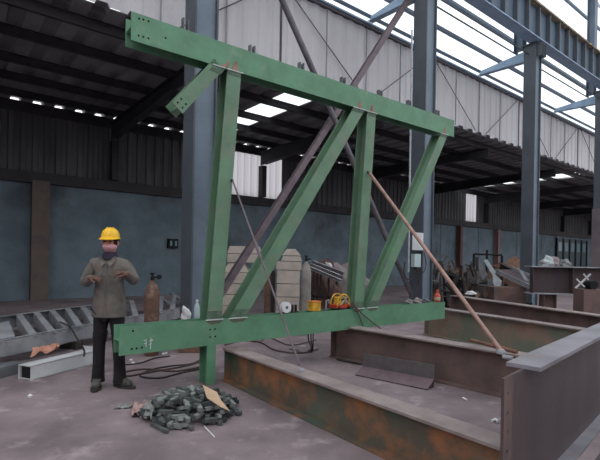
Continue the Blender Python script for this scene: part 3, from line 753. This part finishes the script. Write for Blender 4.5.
# orange cloth on it
def cloth(name, corners, m, label, cat, h=.03, seed=1, nx=18, ny=10, th=.006, ragged=.12):
    rnd = random.Random(seed); ph = [rnd.uniform(0,6) for _ in range(8)]
    A, B, C_, D_ = [V(c) for c in corners]; mb = MB(); top = []
    for j in range(ny+1):
        for i in range(nx+1):
            u = i/nx; v = j/ny
            u2 = u+ragged*.25*math.sin(7*v+ph[0]); v2 = v+ragged*.5*math.sin(9*u+ph[1])
            p = A.lerp(B, u2).lerp(D_.lerp(C_, u2), v2)
            z = h*(1+math.sin(9*u+ph[2]+2*v)*math.cos(6*v+ph[3])+.5*math.sin(17*u+ph[4])*math.sin(13*v+ph[5]))/2.0
            top.append(p+UZ*max(z, .002))
    k = len(top); fs = []
    for j in range(ny):
        for i in range(nx):
            a = j*(nx+1)+i; fs.append((a, a+1, a+nx+2, a+nx+1))
    mb.add(top, fs)
    o = mb.build(name, m, smooth=True, **tags(label, cat))
    so = o.modifiers.new('s', 'SOLIDIFY'); so.thickness = th; so.offset = 1
    return o
ztp = HWb+.002
cloth('orange_cloth', [G(31,357.5,ztp), G(56,351,ztp), G(60,345,ztp), G(33,350,ztp)], 'orange_cloth', 'crumpled orange pink cloth lying on the white channel beam', 'cloth', .05, 5)
# white bar and thin rods on the ladder frame right part
pole('welding_lead', catm([G(60,322,ZL+.02), G(70,327,ZL+.02), G(78,340,ZL-.0), G(84,350,.2), G(84,356,.19)]), .012, 'cable', 'dark cable draped over the ladder frame down to the white beam', 'cable', 6)

# ============================================================ gas cylinders
def gas(px, Y, h, r, m, label, valve='brass', py=330):
    p = D(px, py, Y); p.z = 0
    t = thing('gas_cylinder', label, 'gas cylinder', p)
    MB().lathe(p, [(r*.9,0),(r,.03),(r,h*.82),(r*.93,h*.88),(r*.7,h*.94),(r*.35,h*.975),(r*.3,h)], 24).build('bottle', m, t, smooth=True)
    MB().lathe(p+UZ*h, [(.028,0),(.028,.05),(.018,.055),(.018,.09)], 12).build('valve', valve, t, smooth=True)
    MB().tube([p+UZ*(h+.04), p+UZ*(h+.04)+V((.09,0,.01))], .014, 8).build('outlet', valve, t)
    MB().lathe(p+UZ*(h+.09), [(.035,0),(.035,.02)], 10).build('hand_wheel', 'black', t)
    return t, p
g1, p = gas(151.5, 6.6, 1.10, .105, 'cyl_rust', 'rusty brown gas cylinder with black valve behind the bottom chord', 'black')
MB().lathe(p+UZ*1.15+V((.10,-.02,0)), [(.035,0),(.035,.04)], 14, V((0,1,0))).build('gauge', 'black', g1, smooth=True)
g2, p = gas(305, 8.6, 1.40, .10, 'cyl_grey', 'tall pale grey gas cylinder standing beside the stacked blocks', 'black')

# stacked blocks
def stack(px0, px1, Y, rows, label_a, grp, top_taper=True, skew=0):
    pL = D(px0, 320, Y); pR = D(px1, 320, Y); w = (pR-pL).length; d = .5
    z = 0
    for i, (h, x0, x1, tp) in enumerate(rows):
        a = D(x0, 320, Y); b = D(x1, 320, Y); a.z = b.z = z
        ax = (b-a); n = V((0,1,0))
        mb = MB()
        ins = ax.normalized()*tp
        mb.hexa([a, b, b+n*d, a+n*d], [a+ins+UZ*(h-.012)+n*tp*.3, b-ins+UZ*(h-.012)+n*tp*.3, b-ins+n*(d-tp*.3)+UZ*(h-.012), a+ins+n*(d-tp*.3)+UZ*(h-.012)])
        lab = label_a % ('bottommost' if i == 0 else 'topmost' if i == len(rows)-1 else ('second', 'third', 'fourth', 'fifth', 'sixth')[i-1]+' from the floor')
        mb.build('concrete_block', 'block', bevel=.008, **tags(lab, 'block', grp))
        z += h
stack(275, 299, 10.2, [(.27,276,299,0),(.30,276,299,0),(.30,276,299,0),(.31,276,299,0),(.20,275,300.5,0),(.13,280,301,.04),(.16,280,300,.13)], 'pale concrete block, %s in stack left of the grey gas cylinder', 'blocks in the right stack')
stack(224, 245, 10.9, [(.27,222,244,0),(.27,222,245,0),(.27,222,246,0),(.27,222,246,.0),(.24,222,248,.12),(.22,226,258,0),(.19,226,259,.05)], 'pale concrete block, %s in stack between left post and diagonal', 'blocks in the left stack')
# timber posts between the stacks
for i, x in enumerate((263.5, 270)):
    p = D(x, 320, 10.6); p.z = 0
    MB().obox(p, V((.14 if i == 0 else .1,0,0)), V((0,.12,0)), UZ*(1.35-.2*i)).build('timber_prop', 'scrap_dark' if i else 'scrap_rust', **tags(('brown', 'dark')[i]+' upright timber between the two block stacks', 'timber'))

# sloping stack of channels on trestle, middle
yb = 11.5
ts_ = thing('trestle', 'dark trestle legs under the sloping channel sections behind the gas cylinder', 'trestle', D(325, 320, yb)*1)
for i, x in enumerate((312, 315.5, 319, 327, 335)):
    p = D(x, 320, yb); p.z = 0
    MB().obox(p, V((.05,0,0)), V((0,.06,0)), UZ*(1.18-.03*i*1.6)).build('leg', 'scrap_dark', ts_)
p = D(311, 290, yb); p.z = .45
MB().obox(p, V((.75,0,0)), V((0,.05,0)), UZ*.06).build('rail', 'scrap_dark', ts_)
for k in range(5):
    a = D(311+.4*k, 268-1.6*k, yb+.15*k); b = D(341+.6*k, 281-2.0*k, yb-.6+.15*k)
    mb = MB(); isec(mb, a, b, UZ, .07, .12, .01, .01)
    mb.build('channel_section', 'zinc' if k % 2 == 0 else 'mill_plum', **tags('grey steel section lying sloped on the trestle behind the gas cylinder', 'channel', 'sections on the trestle'))
lump('scrap_heap', (lambda q: V((q.x, q.y, .0)))(D(322, 270, 13)), .55, .5, 1.02, 'scrap_mauve', 'reddish brown heap behind the sloped channel sections', 'heap', 11)
lump('tarp_heap', (lambda q: V((q.x, q.y, .0)))(D(341, 270, 14.5)), 1.0, .7, 1.0, 'tarp', 'pale tarpaulin covered heap behind the yellow machine', 'heap', 12)
lump('white_bag', D(328.5, 270, 12.2), .10, .1, .16, 'white_stuff', 'small white bag on top of the reddish heap', 'bag', 13)
lump('rust_drum_heap', (lambda q: V((q.x, q.y, 0)))(D(339, 300, 10.3)), .24, .22, .62, 'scrap_mauve', 'dark reddish scrap lump behind the yellow machine', 'heap', 14)

# bags and bottle at the foot of column 1
pb = D(192, 330, 6.9); pb.z = 0
MB().obox(pb+V((-.18,-.1,0)), V((.34,0,0)), V((0,.3,0)), UZ*.46).build('wooden_crate', 'scrap_rust', bevel=.008, **tags('brown crate at the foot of the left column, behind the bottom chord', 'crate'))
lump('white_bag', V((pb.x-.10, pb.y, .462)), .07, .08, .17, 'white_stuff', 'white plastic bag on the crate at the foot of the left column', 'bag', 21)
pc = V((pb.x+.07, pb.y, .462))
bb = thing('water_bottle', 'clear pale bottle with white cap on the crate beside the left column', 'bottle', pc)
MB().lathe(pc, [(.04,0),(.045,.02),(.045,.20),(.035,.25),(.016,.29),(.016,.31)], 16).build('body', 'box_blue', bb, smooth=True)
MB().lathe(pc, [(.02,.31),(.02,.335)], 12).build('cap', 'white_stuff', bb, smooth=True)
# light rails lying behind chord at left (second grid)
for i, ((x0,y0),(x1,y1)) in enumerate((((160,297),(175,309)), ((170,292),(184,302)))):
    a = G(x0, y0, .3); b = G(x1, y1, .3); d = b-a; n = V((-d.y, d.x, 0)).normalized()
    MB().obox(a-UZ*.06, d, n*.07, UZ*.06).build('angle_rail', 'zinc', **tags(('left', 'right')[i]+' one of two pale rails lying across the end of the ladder frame', 'rail'))

# ============================================================ scrap area on the right
def gp(px, Y, z=0): p = D(px, 300, Y); return V((p.x, p.y, z))
rf = thing('scrap_rack', 'black steel rack frame standing in the scrap area behind the girders', 'rack', gp(487, 15.2))
def seg(a, b, w, m, par, nm): return MB().tube([a, b], w, 6).build(nm, m, par)
Yr = 15.2
P_ = {k: D(*k, Yr) for k in ((474,254),(487,250),(502,256),(474,290),(487,290),(502,290))}
for a, b, nm in (((474,254),(474,290),'post'), ((487,250),(487,290),'post'), ((502,256),(502,290),'post')):
    pa = P_[a]; pb_ = V((pa.x, pa.y, 0)); seg(pa, pb_, .04, 'black', rf, nm)
seg(P_[(474,254)], D(502,255,Yr), .035, 'black', rf, 'crossbar')
seg(D(474,262,Yr), D(470,290,Yr), .03, 'black', rf, 'strut')
seg(D(474,254,Yr), V((D(470,290,Yr+1).x, Yr+1, 0)), .03, 'black', rf, 'strut')
# dark bars and bundle standing/leaning to the left of it
rnd = random.Random(5)
for i in range(34):
    x = rnd.uniform(432, 472); Y = rnd.uniform(12.8, 15.5); h = rnd.uniform(.7, 1.45)
    a = gp(x, Y, 0); b = a+V((rnd.uniform(-.35,.35), rnd.uniform(-.2,.3), h))
    m = rnd.choice(['scrap_dark', 'scrap_dark', 'black', 'scrap_rust', 'zinc_dark'])
    mb = MB()
    if i % 3: mb.tube([a, b], rnd.uniform(.02,.045), 6)
    else: isec(mb, a, b, V((0,1,0)), .1, .1, .012, .012)
    mb.build('scrap_bar', m, **tags('dark steel bar leaning in the scrap tangle left of the black rack', 'bar', 'bars in the scrap tangle'))
for i in range(16):
    x = rnd.uniform(430, 500); Y = rnd.uniform(12.6, 14.5); z = rnd.uniform(.1, .75)
    a = gp(x, Y, z); b = a+V((rnd.uniform(.4,1.0), rnd.uniform(-.3,.3), rnd.uniform(-.2,.2)))
    MB().tube([a, b], rnd.uniform(.02,.05), 6).build('scrap_bar', rnd.choice(['scrap_dark','black','zinc_dark','scrap_rust']), **tags('steel bar lying across the scrap tangle', 'bar', 'bars lying in the scrap tangle'))
lump('scrap_heap', gp(452, 14.9), 1.25, .6, .85, 'scrap_dark', 'dark heap of scrap under the leaning bars', 'heap', 31)
lump('scrap_heap', gp(484, 14.6), .8, .5, .62, 'scrap_dark', 'dark heap of scrap at the foot of the black rack', 'heap', 32)
lump('rusty_scrap_heap', gp(508, 16.6), .85, .5, 1.13, 'scrap_rust', 'rusty brown scrap heap just left of the third column', 'heap', 33)
lump('white_scrap', D(471, 294.5, 11.8), .12, .06, .07, 'white_stuff', 'small white scrap piece on the ground behind the fourth girder', 'scrap', 34)
for i in range(120):
    x = rnd.uniform(428, 480) if i < 80 else rnd.uniform(470, 518); Y = rnd.uniform(12.6, 15.4); z = rnd.uniform(.05, 1.25 if x < 478 else .6)
    a = gp(x, Y, z); b = a+V((rnd.uniform(-.35,.35), rnd.uniform(-.2,.2), rnd.uniform(-.3,.45)))
    if min(a.z, b.z) < .02: b.z = max(b.z, .03)
    k = rnd.random(); mb = MB()
    if k < .5: mb.tube([a, b], rnd.uniform(.012,.03), 6)
    else: isec(mb, a, b, V((0,.3,1)), rnd.uniform(.06,.12), rnd.uniform(.05,.1), .01, .01)
    mb.build('scrap_piece', rnd.choice(['scrap_dark','black','zinc_dark','scrap_rust','scrap_dark','black','plate_mid','scrap_mauve']), **tags('short steel scrap piece in the tangled pile behind the girders', 'scrap', 'scrap pieces in the tangled pile'))
# bent plates
def plate(name, pts, Y, m, label, th=.03, ys=None):
    P = [D(x, y, Y if ys is None else ys[i]) for i, (x, y) in enumerate(pts)]
    n = (P[1]-P[0]).cross(P[2]-P[0]).normalized()
    return MB().prism(P, n*th).build(name, m, **tags(label, 'plate'))
plate('bent_plate', [(476,263),(480,261),(488,275),(483,280),(478,272)], 13.5, 'plate_mid', 'grey bent plate leaning below the rack, left of the bright one', ys=None)
plate('bent_plate', [(484,261),(487,259),(496,272),(493,276)], 13.2, 'plate_light', 'narrow pale curved plate standing against the rack')
plate('bent_plate', [(493,272),(502,281),(499,292),(497,291),(493,283)], 12.9, 'plate_light', 'bright pointed steel plate in front of the scrap pile')
plate('bent_plate', [(488,279),(493,279),(493,290),(488,287)], 13.3, 'plate_mid', 'small grey plate just left of the bright pointed plate')
plate('bent_plate', [(519,271),(522,271),(532,285),(531,290)], 12.5, 'plate_light', 'narrow pale plate leaning at the foot of the third column')
# long channel sloping right
lc = thing('long_channel', 'long dark channel section lying sloped on the scrap, pale edges', 'channel', D(495, 270, 13))
a = D(495, 270, 13.4); b = D(532, 287, 12.0)
dvec = b-a; dn = dvec.normalized(); sd = V((-dn.y, dn.x, 0)).normalized()
MB().obox(a, dvec, sd*.6, UZ*.02).build('web', 'mill_plum', lc)
MB().obox(a-UZ*.10, dvec, sd*.03, UZ*.13).build('flange', 'zinc', lc)
MB().obox(a+sd*.6-UZ*.02, dvec, sd*.03, UZ*.13).build('flange', 'zinc', lc)
a = D(500, 266, 14.2); b = D(533, 282, 13.0); dvec = b-a
mb = MB(); isec(mb, a, b, UZ, .22, .2, .02, .02); mb.build('long_channel', 'scrap_dark', **tags('dark I section lying behind the long pale-edged channel', 'channel'))
# rusty box under them
p0 = gp(494, 12.4); p1_ = gp(526, 12.4)
MB().obox(p0, p1_-p0, V((0,.5,0)), UZ*(D(500, 287, 12.4).z)).build('rust_box', 'rust_beam_dark', bevel=.01, **tags('rusty brown steel box under the sloped channels', 'box'))
# pale debris on raised girder
for i, (x, r_, m) in enumerate(((546, .10, 'grey_rag'), (550, .16, 'plate_light'), (556, .15, 'tarp'), (562, .1, 'zinc_dark'), (567, .13, 'grey_rag'))):
    q = D(x, 265, YG+.0); 
    pbase = pg+aG*((q.x-pg.x)/aG.x)+sG*.2; pbase.z = zg1
    lump('scrap_lump', pbase, r_, r_*.8, r_*1.1, m, 'pale grey scrap lump on top of the raised girder', 'scrap', 40+i, 'lumps on the raised girder')
# rounded dark pieces beneath the raised girder
pz = gp(594, 10.4)
MB().lathe(V((pz.x, pz.y, .95)), [(.10,0),(.10,.3)], 16, V((0,1,0))).build('pipe_end', 'black', smooth=True, **tags('short black pipe end under the raised girder at the right edge', 'pipe'))
MB().obox(V((pz.x-.25, pz.y-.02, 0)), V((.6,0,0)), V((0,.4,0)), UZ*.849).build('support_block', 'rust_beam_dark', **tags('brown block carrying the black pipe end at the right edge', 'block'))

# ============================================================ heap of steel offcuts
hc = G(189, 414, 0); 
rnd = random.Random(11)
X0, Y0 = hc.x, hc.y+.05
cnt = 0
cells = []
def hgt(x, y): 
    e = ((x-X0)/.43)**2+((y-Y0)/.42)**2
    return .17*max(0, 1-e)**.75 if e < 1 else 0
while cnt < 230:
    x = X0+rnd.uniform(-.43,.43); y = Y0+rnd.uniform(-.42,.42)
    e = ((x-X0)/.43)**2+((y-Y0)/.42)**2
    if e > 1.0: continue
    z = hgt(x, y)*(rnd.uniform(.2, .9) if cnt < 110 else 1.0)+.020
    L = rnd.uniform(.045,.075); w = rnd.uniform(.013,.018)
    az = rnd.gauss(-.9, .75) if rnd.random() < .75 else rnd.uniform(0, PI); el = rnd.uniform(-.3,.35)*(1 if z > .05 else .1)
    ax = V((math.cos(az)*math.cos(el), math.sin(az)*math.cos(el), math.sin(el))); sy = ax.cross(UZ).normalized(); up = sy.cross(ax)
    c = V((x, y, max(z, L*abs(math.sin(el))+w+.002)))
    mb = MB().cbox(c, ax*L, sy*w*1.15, up*w)
    mb.build('steel_offcut', rnd.choice(['offcut','offcut','offcut_light','offcut_dark']), **tags('short dark grey steel offcut in the heap on the floor before the truss', 'offcut', 'steel offcuts in the floor heap')); cnt += 1
for i, (a, b) in enumerate((((205,423),(238,412)), ((150,424),(166,432)), ((212,417),(228,410)))):
    p = G(*a, .02); q = G(*b, .02); d = q-p; s = V((-d.y, d.x, 0)).normalized()
    MB().obox(p-UZ*.018, d, s*.03, UZ*.03).build('flat_bar', 'offcut', bevel=.003, **tags(('long dark flat bar sticking out right of the offcut heap', 'dark flat bar at the lower left of the offcut heap', 'short flat bar under the cardboard at the heap')[i], 'bar'))
pole('welding_rod', [G(204, 426, .006), G(214.5, 437, .006)], .005, 'white_stuff', 'thin white welding rod on the floor in front of the heap', 'rod', 6)
# cardboard leaning on the heap
cn = V((.15,-.62,.75)).normalized(); c_at = G(214, 400, .19)
def onpl(px, py):
    r_ = ray(px, py); o_ = V((0,0,CZ)); k = (c_at-o_).dot(cn)/r_.dot(cn); return o_+r_*k
cp = [onpl(*q) for q in ((202.6,384.5), (209,388), (217,392), (221,400), (230,411), (221,407), (207,398))]
mb = MB(); n = (cp[1]-cp[0]).cross(cp[3]-cp[0]).normalized(); mb.prism(cp, n*.006); mb.build('cardboard_sheet', 'cardboard', **tags('torn tan cardboard sheet leaning at the right of the offcut heap', 'cardboard'))
cloth('paper_scrap', [G(131,417,0), G(146,420,0), G(150,404,.02), G(134,406,0)], 'pink_paper', 'torn pinkish paper on the floor left of the offcut heap', 'paper', .05, 3)
cloth('grey_rag', [G(143,417,.03), G(151,420,.05), G(157,404,.10), G(146,403,.06)], 'grey_rag', 'pale grey rag on the left side of the offcut heap', 'rag', .04, 4)
cloth('paper_strip', [G(114,410,0), G(132,408.5,0), G(132,405,0), G(122,405.5,0)], 'grey_rag', 'thin curled strip on the floor at the far left of the heap', 'strip', .03, 6, 14, 4)

# ============================================================ cables on the floor
def floorcable(pts, r, m, label, zs=None):
    P = [G(x, y, r+.001) for x, y in pts]
    return MB().tube(catm(P, 6), r, 6).build('floor_cable', m, **tags(label, 'cable'))
floorcable([(200,362),(180,367),(150,372),(128,376),(125,372),(145,369),(175,371),(200,367)], .011, 'cable_brown', 'brown hose looped on the floor under the bottom chord, outer loop')
floorcable([(200,369),(180,373),(160,378),(140,376),(150,370),(170,366),(190,364),(200,360)], .010, 'cable', 'dark hose looped on the floor under the bottom chord, inner loop')
floorcable([(120,365),(140,363),(155,358),(170,356)], .010, 'cable', 'dark cable on the floor beside the worker shoes')
floorcable([(225,345),(245,340),(262,343),(275,350),(300,353),(318,349)], .012, 'cable_brown', 'brown cable on the floor between the two near girders')
floorcable([(240,336),(255,342),(270,338),(290,345),(316,340)], .010, 'cable_brown', 'thin cable on the floor behind the front beam')
floorcable([(215,342),(240,338),(265,335),(285,336),(300,334)], .011, 'cable', 'dark cable along the floor just behind the bottom chord')
for i, (x, d_) in enumerate(((319, 0), (323, .03), (326.5, .06))):
    a = T(onT(x, 335)[0], ZBT-CH, .23+d_); bq = G(x-9-3*i, 350+i, .012); e_ = G(x-30, 349+i*1.5, .012)
    MB().tube(catm([a, a+V((0,0,-.12)), bq, e_]), .009, 6).build('hanging_cable', 'cable', **tags(('leftmost', 'middle', 'rightmost')[i]+' of the three dark cables hanging below the bottom chord', 'cable'))
for i, (x, y) in enumerate(((163,354.6),(166,354),(131,361),(133,364),(30,397))):
    MB().lathe(G(x, y, 0), [(.02,0),(.025,.015),(.008,.03)], 6).build('pale_crumb', 'white_stuff', **tags('pale crumb of rubble on the concrete floor', 'rubble', 'pale crumbs on the floor'))

# ============================================================ THE WORKER
BP = G(108, 387, 0)
def skin(name, verts, edges, m, parent, root=0, sub=2, smooth=True):
    me = bpy.data.meshes.new(name)
    me.from_pydata([V(v[0])+V((0,0,0)) for v in verts], edges, [])
    o = bpy.data.objects.new(name, me); COL.objects.link(o)
    sk = o.modifiers.new('skin', 'SKIN'); sk.use_smooth_shade = True
    for i, v in enumerate(verts):
        sv = me.skin_vertices[0].data[i]; r = v[1]; sv.radius = (r, r) if not isinstance(r, tuple) else r
        sv.use_root = (i == root)
    ss = o.modifiers.new('sub', 'SUBSURF'); ss.levels = sub; ss.render_levels = sub
    dg = bpy.context.evaluated_depsgraph_get(); dg.update()
    me2 = bpy.data.meshes.new_from_object(o.evaluated_get(dg)); me2.name = name
    bpy.data.objects.remove(o)
    me2.materials.clear(); me2.materials.append(MATS[m])
    for p in me2.polygons: p.use_smooth = True
    o2 = bpy.data.objects.new(name, me2); COL.objects.link(o2); o2.parent = parent; o2['_o'] = parent['_o']
    return o2
per = thing('person', 'worker in grey jacket, dark trousers and yellow hard hat, hands raised to chest', 'person', BP)
SHL, SHR = V((-.165,.0,1.365)), V((.165,.0,1.365))
ELL, ELR = V((-.265,-.03,1.15)), V((.30,-.05,1.175))
WRL, WRR = V((-.11,-.22,1.215)), V((.285,-.27,1.27))
body = [((0,0,.93),(.13,.10)), ((0,0,1.08),(.12,.09)), ((0,0,1.25),(.14,.10)), ((0,0,1.38),(.11,.08)), ((0,0,1.47),.055), ((0,-.015,1.535),.062),
        (SHL,.058), (ELL,.042), (WRL,.028), (SHR,.058), (ELR,.042), (WRR,.028),
        ((-.09,0,.84),.085), ((-.10,-.02,.46),.045), ((-.112,0,.12),.028), ((-.113,-.04,.055),.018),
        ((.085,0,.84),.085), ((.112,-.02,.46),.045), ((.128,0,.12),.028), ((.15,-.01,.055),.018),
        ((.005,-.02,1.60),(.078,.088)), ((.005,-.01,1.665),(.07,.08))]
ed = [(0,1),(1,2),(2,3),(3,4),(4,5),(3,6),(6,7),(7,8),(3,9),(9,10),(10,11),(0,12),(12,13),(13,14),(14,15),(0,16),(16,17),(17,18),(18,19),(5,20),(20,21)]
skin('body', body, ed, 'skin', per)
# jacket
jk = [((0,0,.74),(.165,.13)), ((0,0,.95),(.165,.13)), ((0,0,1.10),(.165,.125)), ((0,0,1.26),(.175,.13)), ((0,0,1.37),(.14,.105)), ((0,0,1.44),(.085,.08)),
      (SHL+V((0,0,-.005)),.083), ((SHL+ELL)/2,.072), (ELL,.066), ((ELL+WRL)/2,.058), (WRL-(ELL-WRL).normalized()*.012,.046),
      (SHR+V((0,0,-.005)),.083), ((SHR+ELR)/2,.072), (ELR,.066), ((ELR+WRR)/2,.058), (WRR-(ELR-WRR).normalized()*.012,.046)]
je = [(0,1),(1,2),(2,3),(3,4),(4,5),(4,6),(6,7),(7,8),(8,9),(9,10),(4,11),(11,12),(12,13),(13,14),(14,15)]
jacket = skin('jacket', jk, je, 'jacket', per)
def off(p): return V(p)+BP
MB().tube([off((.012,-.142,.80)), off((.012,-.142,.95)), off((.010,-.146,1.10)), off((.008,-.150,1.25)), off((.006,-.125,1.36))], .006, 6).build('zip', 'zinc_dark', jacket)
for s in (-1, 1):
    MB().prism([off((.01+s*.005,-.115,1.375)), off((.01+s*.085,-.085,1.455)), off((.01+s*.10,-.07,1.42)), off((.01+s*.05,-.13,1.34))], V((0,-.012,0))).build('collar', 'jacket', jacket)
    MB().cbox(off((.01+s*.085,-.145,1.24)), V((.042,0,0)), V((0,.008,0)), UZ*.012).build('pocket_flap', 'jacket', jacket)
def cuffloft(name, rows, m, par, seg=28, fold=.0, k=5):
    rings = []
    for cx, cy, z, rx, ry in rows:
        rings.append([off((cx+rx*(1+fold*math.sin(k*a+z*9))*math.cos(a), cy+ry*(1+fold*math.sin(k*a+z*9))*math.sin(a), z)) for a in [2*PI*i/seg for i in range(seg)]])
    return MB().loft(rings).build(name, m, par, smooth=True)
cuffloft('jacket_skirt', [(0,0,1.16,.150,.112), (0,0,1.05,.166,.130), (0,0,.95,.176,.138), (0,0,.87,.184,.144), (0,0,.80,.190,.146), (0,0,.785,.186,.143)], 'jacket', jacket, fold=.018)
# trousers
tr = [((0,.0,.90),(.13,.11)), ((-.085,0,.80),.098), ((-.095,-.01,.62),.072), ((-.10,-.02,.46),.058), ((-.108,-.005,.28),.055), ((-.112,.0,.07),.055),
      ((.08,0,.80),.098), ((.10,-.01,.62),.072), ((.112,-.02,.46),.058), ((.122,-.005,.28),.055), ((.128,.0,.07),.055)]
te = [(0,1),(1,2),(2,3),(3,4),(4,5),(0,6),(6,7),(7,8),(8,9),(9,10)]
skin('trousers', tr, te, 'trousers', per)
for s_, kx in ((-1, -.112), (1, .128)):
    cuffloft('trouser_leg', [(kx*.82,-.005,.62,.074,.080), (kx*.90,-.014,.46,.064,.070), (kx*.95,-.002,.28,.062,.068), (kx,.0,.13,.064,.072), (kx,.0,.06,.068,.080)], 'trousers', per, fold=.03, k=4)
# shoes
def shoe(an, dirv):
    d = V(dirv).normalized(); s = V((-d.y, d.x, 0)); an = V((an[0], an[1], 0))
    o = skin('shoe', [(an-d*.055+UZ*.052,.048), (an+UZ*.062,.054), (an+d*.09+UZ*.050,.048), (an+d*.155+UZ*.045,.044), (an-d*.01+UZ*.11,.048)], [(0,1),(1,2),(2,3),(1,4)], 'shoe', per, root=1)
    ring = []
    for k in range(20):
        a = 2*PI*k/20; L = .165; w = .056
        ring.append(off(an+d*(.055+L*math.cos(a)*.95)+s*(w*math.sin(a)*(1 if math.cos(a) > -.3 else .85))))
    MB().prism(ring, UZ*.024).build('sole', 'sole', o)
shoe((-.112,-.02), (.28,-1,0)); shoe((.13,.02), (1,-.42,0))
# head details
hd = V((.005,-.02,1.60))
for s in (-1, 1):
    MB().lathe(off(hd+V((s*.032,-.078,.012))), [(.0,-.004),(.009,0),(.011,.006),(.006,.012)], 10, V((0,1,0))).build('eye', 'eye', per, smooth=True)
    MB().tube([off(hd+V((s*.079,.0,.02))), off(hd+V((s*.088,.008,.0))), off(hd+V((s*.079,.004,-.03)))], .011, 6).build('ear', 'skin', per, smooth=True)
    MB().tube([off(hd+V((s*.018,-.085,.032))), off(hd+V((s*.048,-.078,.030)))], .004, 6).build('eyebrow', 'hair', per)
MB().loft([[off(hd+V((math.cos(a)*w, -.080+dy, z)))+V((0,-abs(math.sin(a))*q,0)) for a in [2*PI*k/8 for k in range(8)]] for w, dy, z, q in ((.006,0,.015,.008),(.011,-.004,-.012,.016),(.014,-.002,-.022,.014))]).build('nose', 'skin', per, smooth=True)
# mask over mouth and chin
rings = []
for z, w, yf in ((-.018,.070,.080), (-.032,.078,.096), (-.05,.078,.100), (-.078,.060,.080), (-.092,.035,.05)):
    rings.append([off(hd+V((w*math.sin(a), .01-yf*math.cos(a), z))) for a in [(-1.5+3.0*k/12) for k in range(13)]]+[off(hd+V((w*.9*math.sin(a), .018-yf*.9*math.cos(a), z))) for a in [(1.5-3.0*k/12) for k in range(13)]])
MB().loft(rings).build('face_mask', 'mask', per, smooth=True)
MB().lathe(off((.0,-.005,1.40)), [(.085,0),(.095,.02),(.085,.05),(.072,.085),(.066,.10)], 20).build('scarf', 'scarf', per, smooth=True)
MB().lathe(off(hd+V((0,.025,.0))), [(.06,-.05),(.083,-.03),(.088,.02),(.085,.06),(.05,.09)], 18).build('hair', 'hair', per, smooth=True)
# hard hat
hh = hd+V((0,.005,.045))
hat = MB().lathe(off(hh), [(.104,-.004),(.106,.004),(.097,.012),(.097,.025),(.093,.055),(.080,.085),(.058,.107),(.031,.118),(.001,.121)], 28).build('hard_hat', 'helmet', per, smooth=True)
ring0 = []; 
pts = [(.108*math.sin(a)*1.0, -.108*math.cos(a)-.055*max(0, math.cos(a))) for a in [(-1.3+2.6*k/14) for k in range(15)]]
pts2 = [(.100*math.sin(a), -.095*math.cos(a)) for a in [(1.3-2.6*k/14) for k in range(15)]]
MB().prism([off(hh+V((x, y, -.012+.10*(y+.09)))) for x, y in pts]+[off(hh+V((x, y, .004))) for x, y in pts2], UZ*.008).build('brim', 'helmet', hat)
for s in (-.03, 0, .03):
    MB().tube([off(hh+V((s, -.094*math.cos(a), .022+.099*math.sin(a)))) for a in [.15+(PI-.3)*k/12 for k in range(13)]], .006, 6).build('ridge', 'helmet', hat, smooth=True)
# gloved hands
def hand(w, d, nrm, thumb_side, curl=.55):
    w = V(w); d = V(d).normalized(); nrm = V(nrm); nrm = (nrm-d*nrm.dot(d)).normalized(); s = d.cross(nrm)*thumb_side
    vs = [(w-d*.04, .032), (w, .029), (w+d*.045, (.034,.022))]; es = [(0,1),(1,2)]
    for k, (o_, L, r) in enumerate(((.030,.074,.0105), (.011,.082,.0108), (-.009,.077,.0104), (-.028,.062,.0095))):
        b = w+d*.080+s*o_; vs.append((b, r*1.1)); i0 = len(vs)-1; es.append((2, i0)); ang = 0; p = b
        for j, fr_ in enumerate((.42,.33,.25)):
            ang += curl*(.8+.1*k); dd = d*math.cos(ang)+nrm*math.sin(ang); p = p+dd*L*fr_
            vs.append((p, r*(1-.08*j))); es.append((len(vs)-2, len(vs)-1))
    tb = w+d*.02+s*.030; vs.append((tb, .014)); es.append((1, len(vs)-1)); p = tb
    for j, (fr_, a_) in enumerate(((.035,.35),(.030,.7),(.024,1.0))):
        dd = (d*.75+s*(.75-.5*a_)+nrm*a_*.5).normalized(); p = p+dd*fr_; vs.append((p, .0125-.0012*j)); es.append((len(vs)-2, len(vs)-1))
    return skin('glove', vs, es, 'glove', per, root=1)
hand(WRL, V((.95,-.2,.02)), V((.1,.25,-1)), -1, .75)
hand(WRR, V((-.55,-.45,.15)), V((-.35,.3,-1)), 1, .75)

# ============================================================ light, camera
w = bpy.data.worlds.new('World'); SC.world = w; w.use_nodes = True
bgd = w.node_tree.nodes['Background']; bgd.inputs[0].default_value = (.98, .985, 1.0, 1); bgd.inputs[1].default_value = 1.6
cam = bpy.data.cameras.new('camera'); cam.sensor_width = 36; cam.lens = F/600*36; cam.shift_y = (PY-230)/600; cam.shift_x = 0
cam.clip_start = .05; cam.clip_end = 300
co = bpy.data.objects.new('camera', cam); COL.objects.link(co)
co.matrix_world = Matrix.Translation((0,0,CZ)) @ Matrix.Rotation(PI/2, 4, 'X') @ Matrix.Rotation(ROLL, 4, 'Z')
SC.camera = co
for o in bpy.data.objects:
    if '_o' in o: del o['_o']
SC.view_settings.view_transform = 'Standard'; SC.view_settings.look = 'None'; SC.view_settings.exposure = 0.1; SC.view_settings.gamma = 1
SC.view_settings.use_curve_mapping = False
SC.cycles.use_denoising = True
SC.cycles.max_bounces = 8; SC.cycles.transparent_max_bounces = 12; SC.cycles.diffuse_bounces = 4
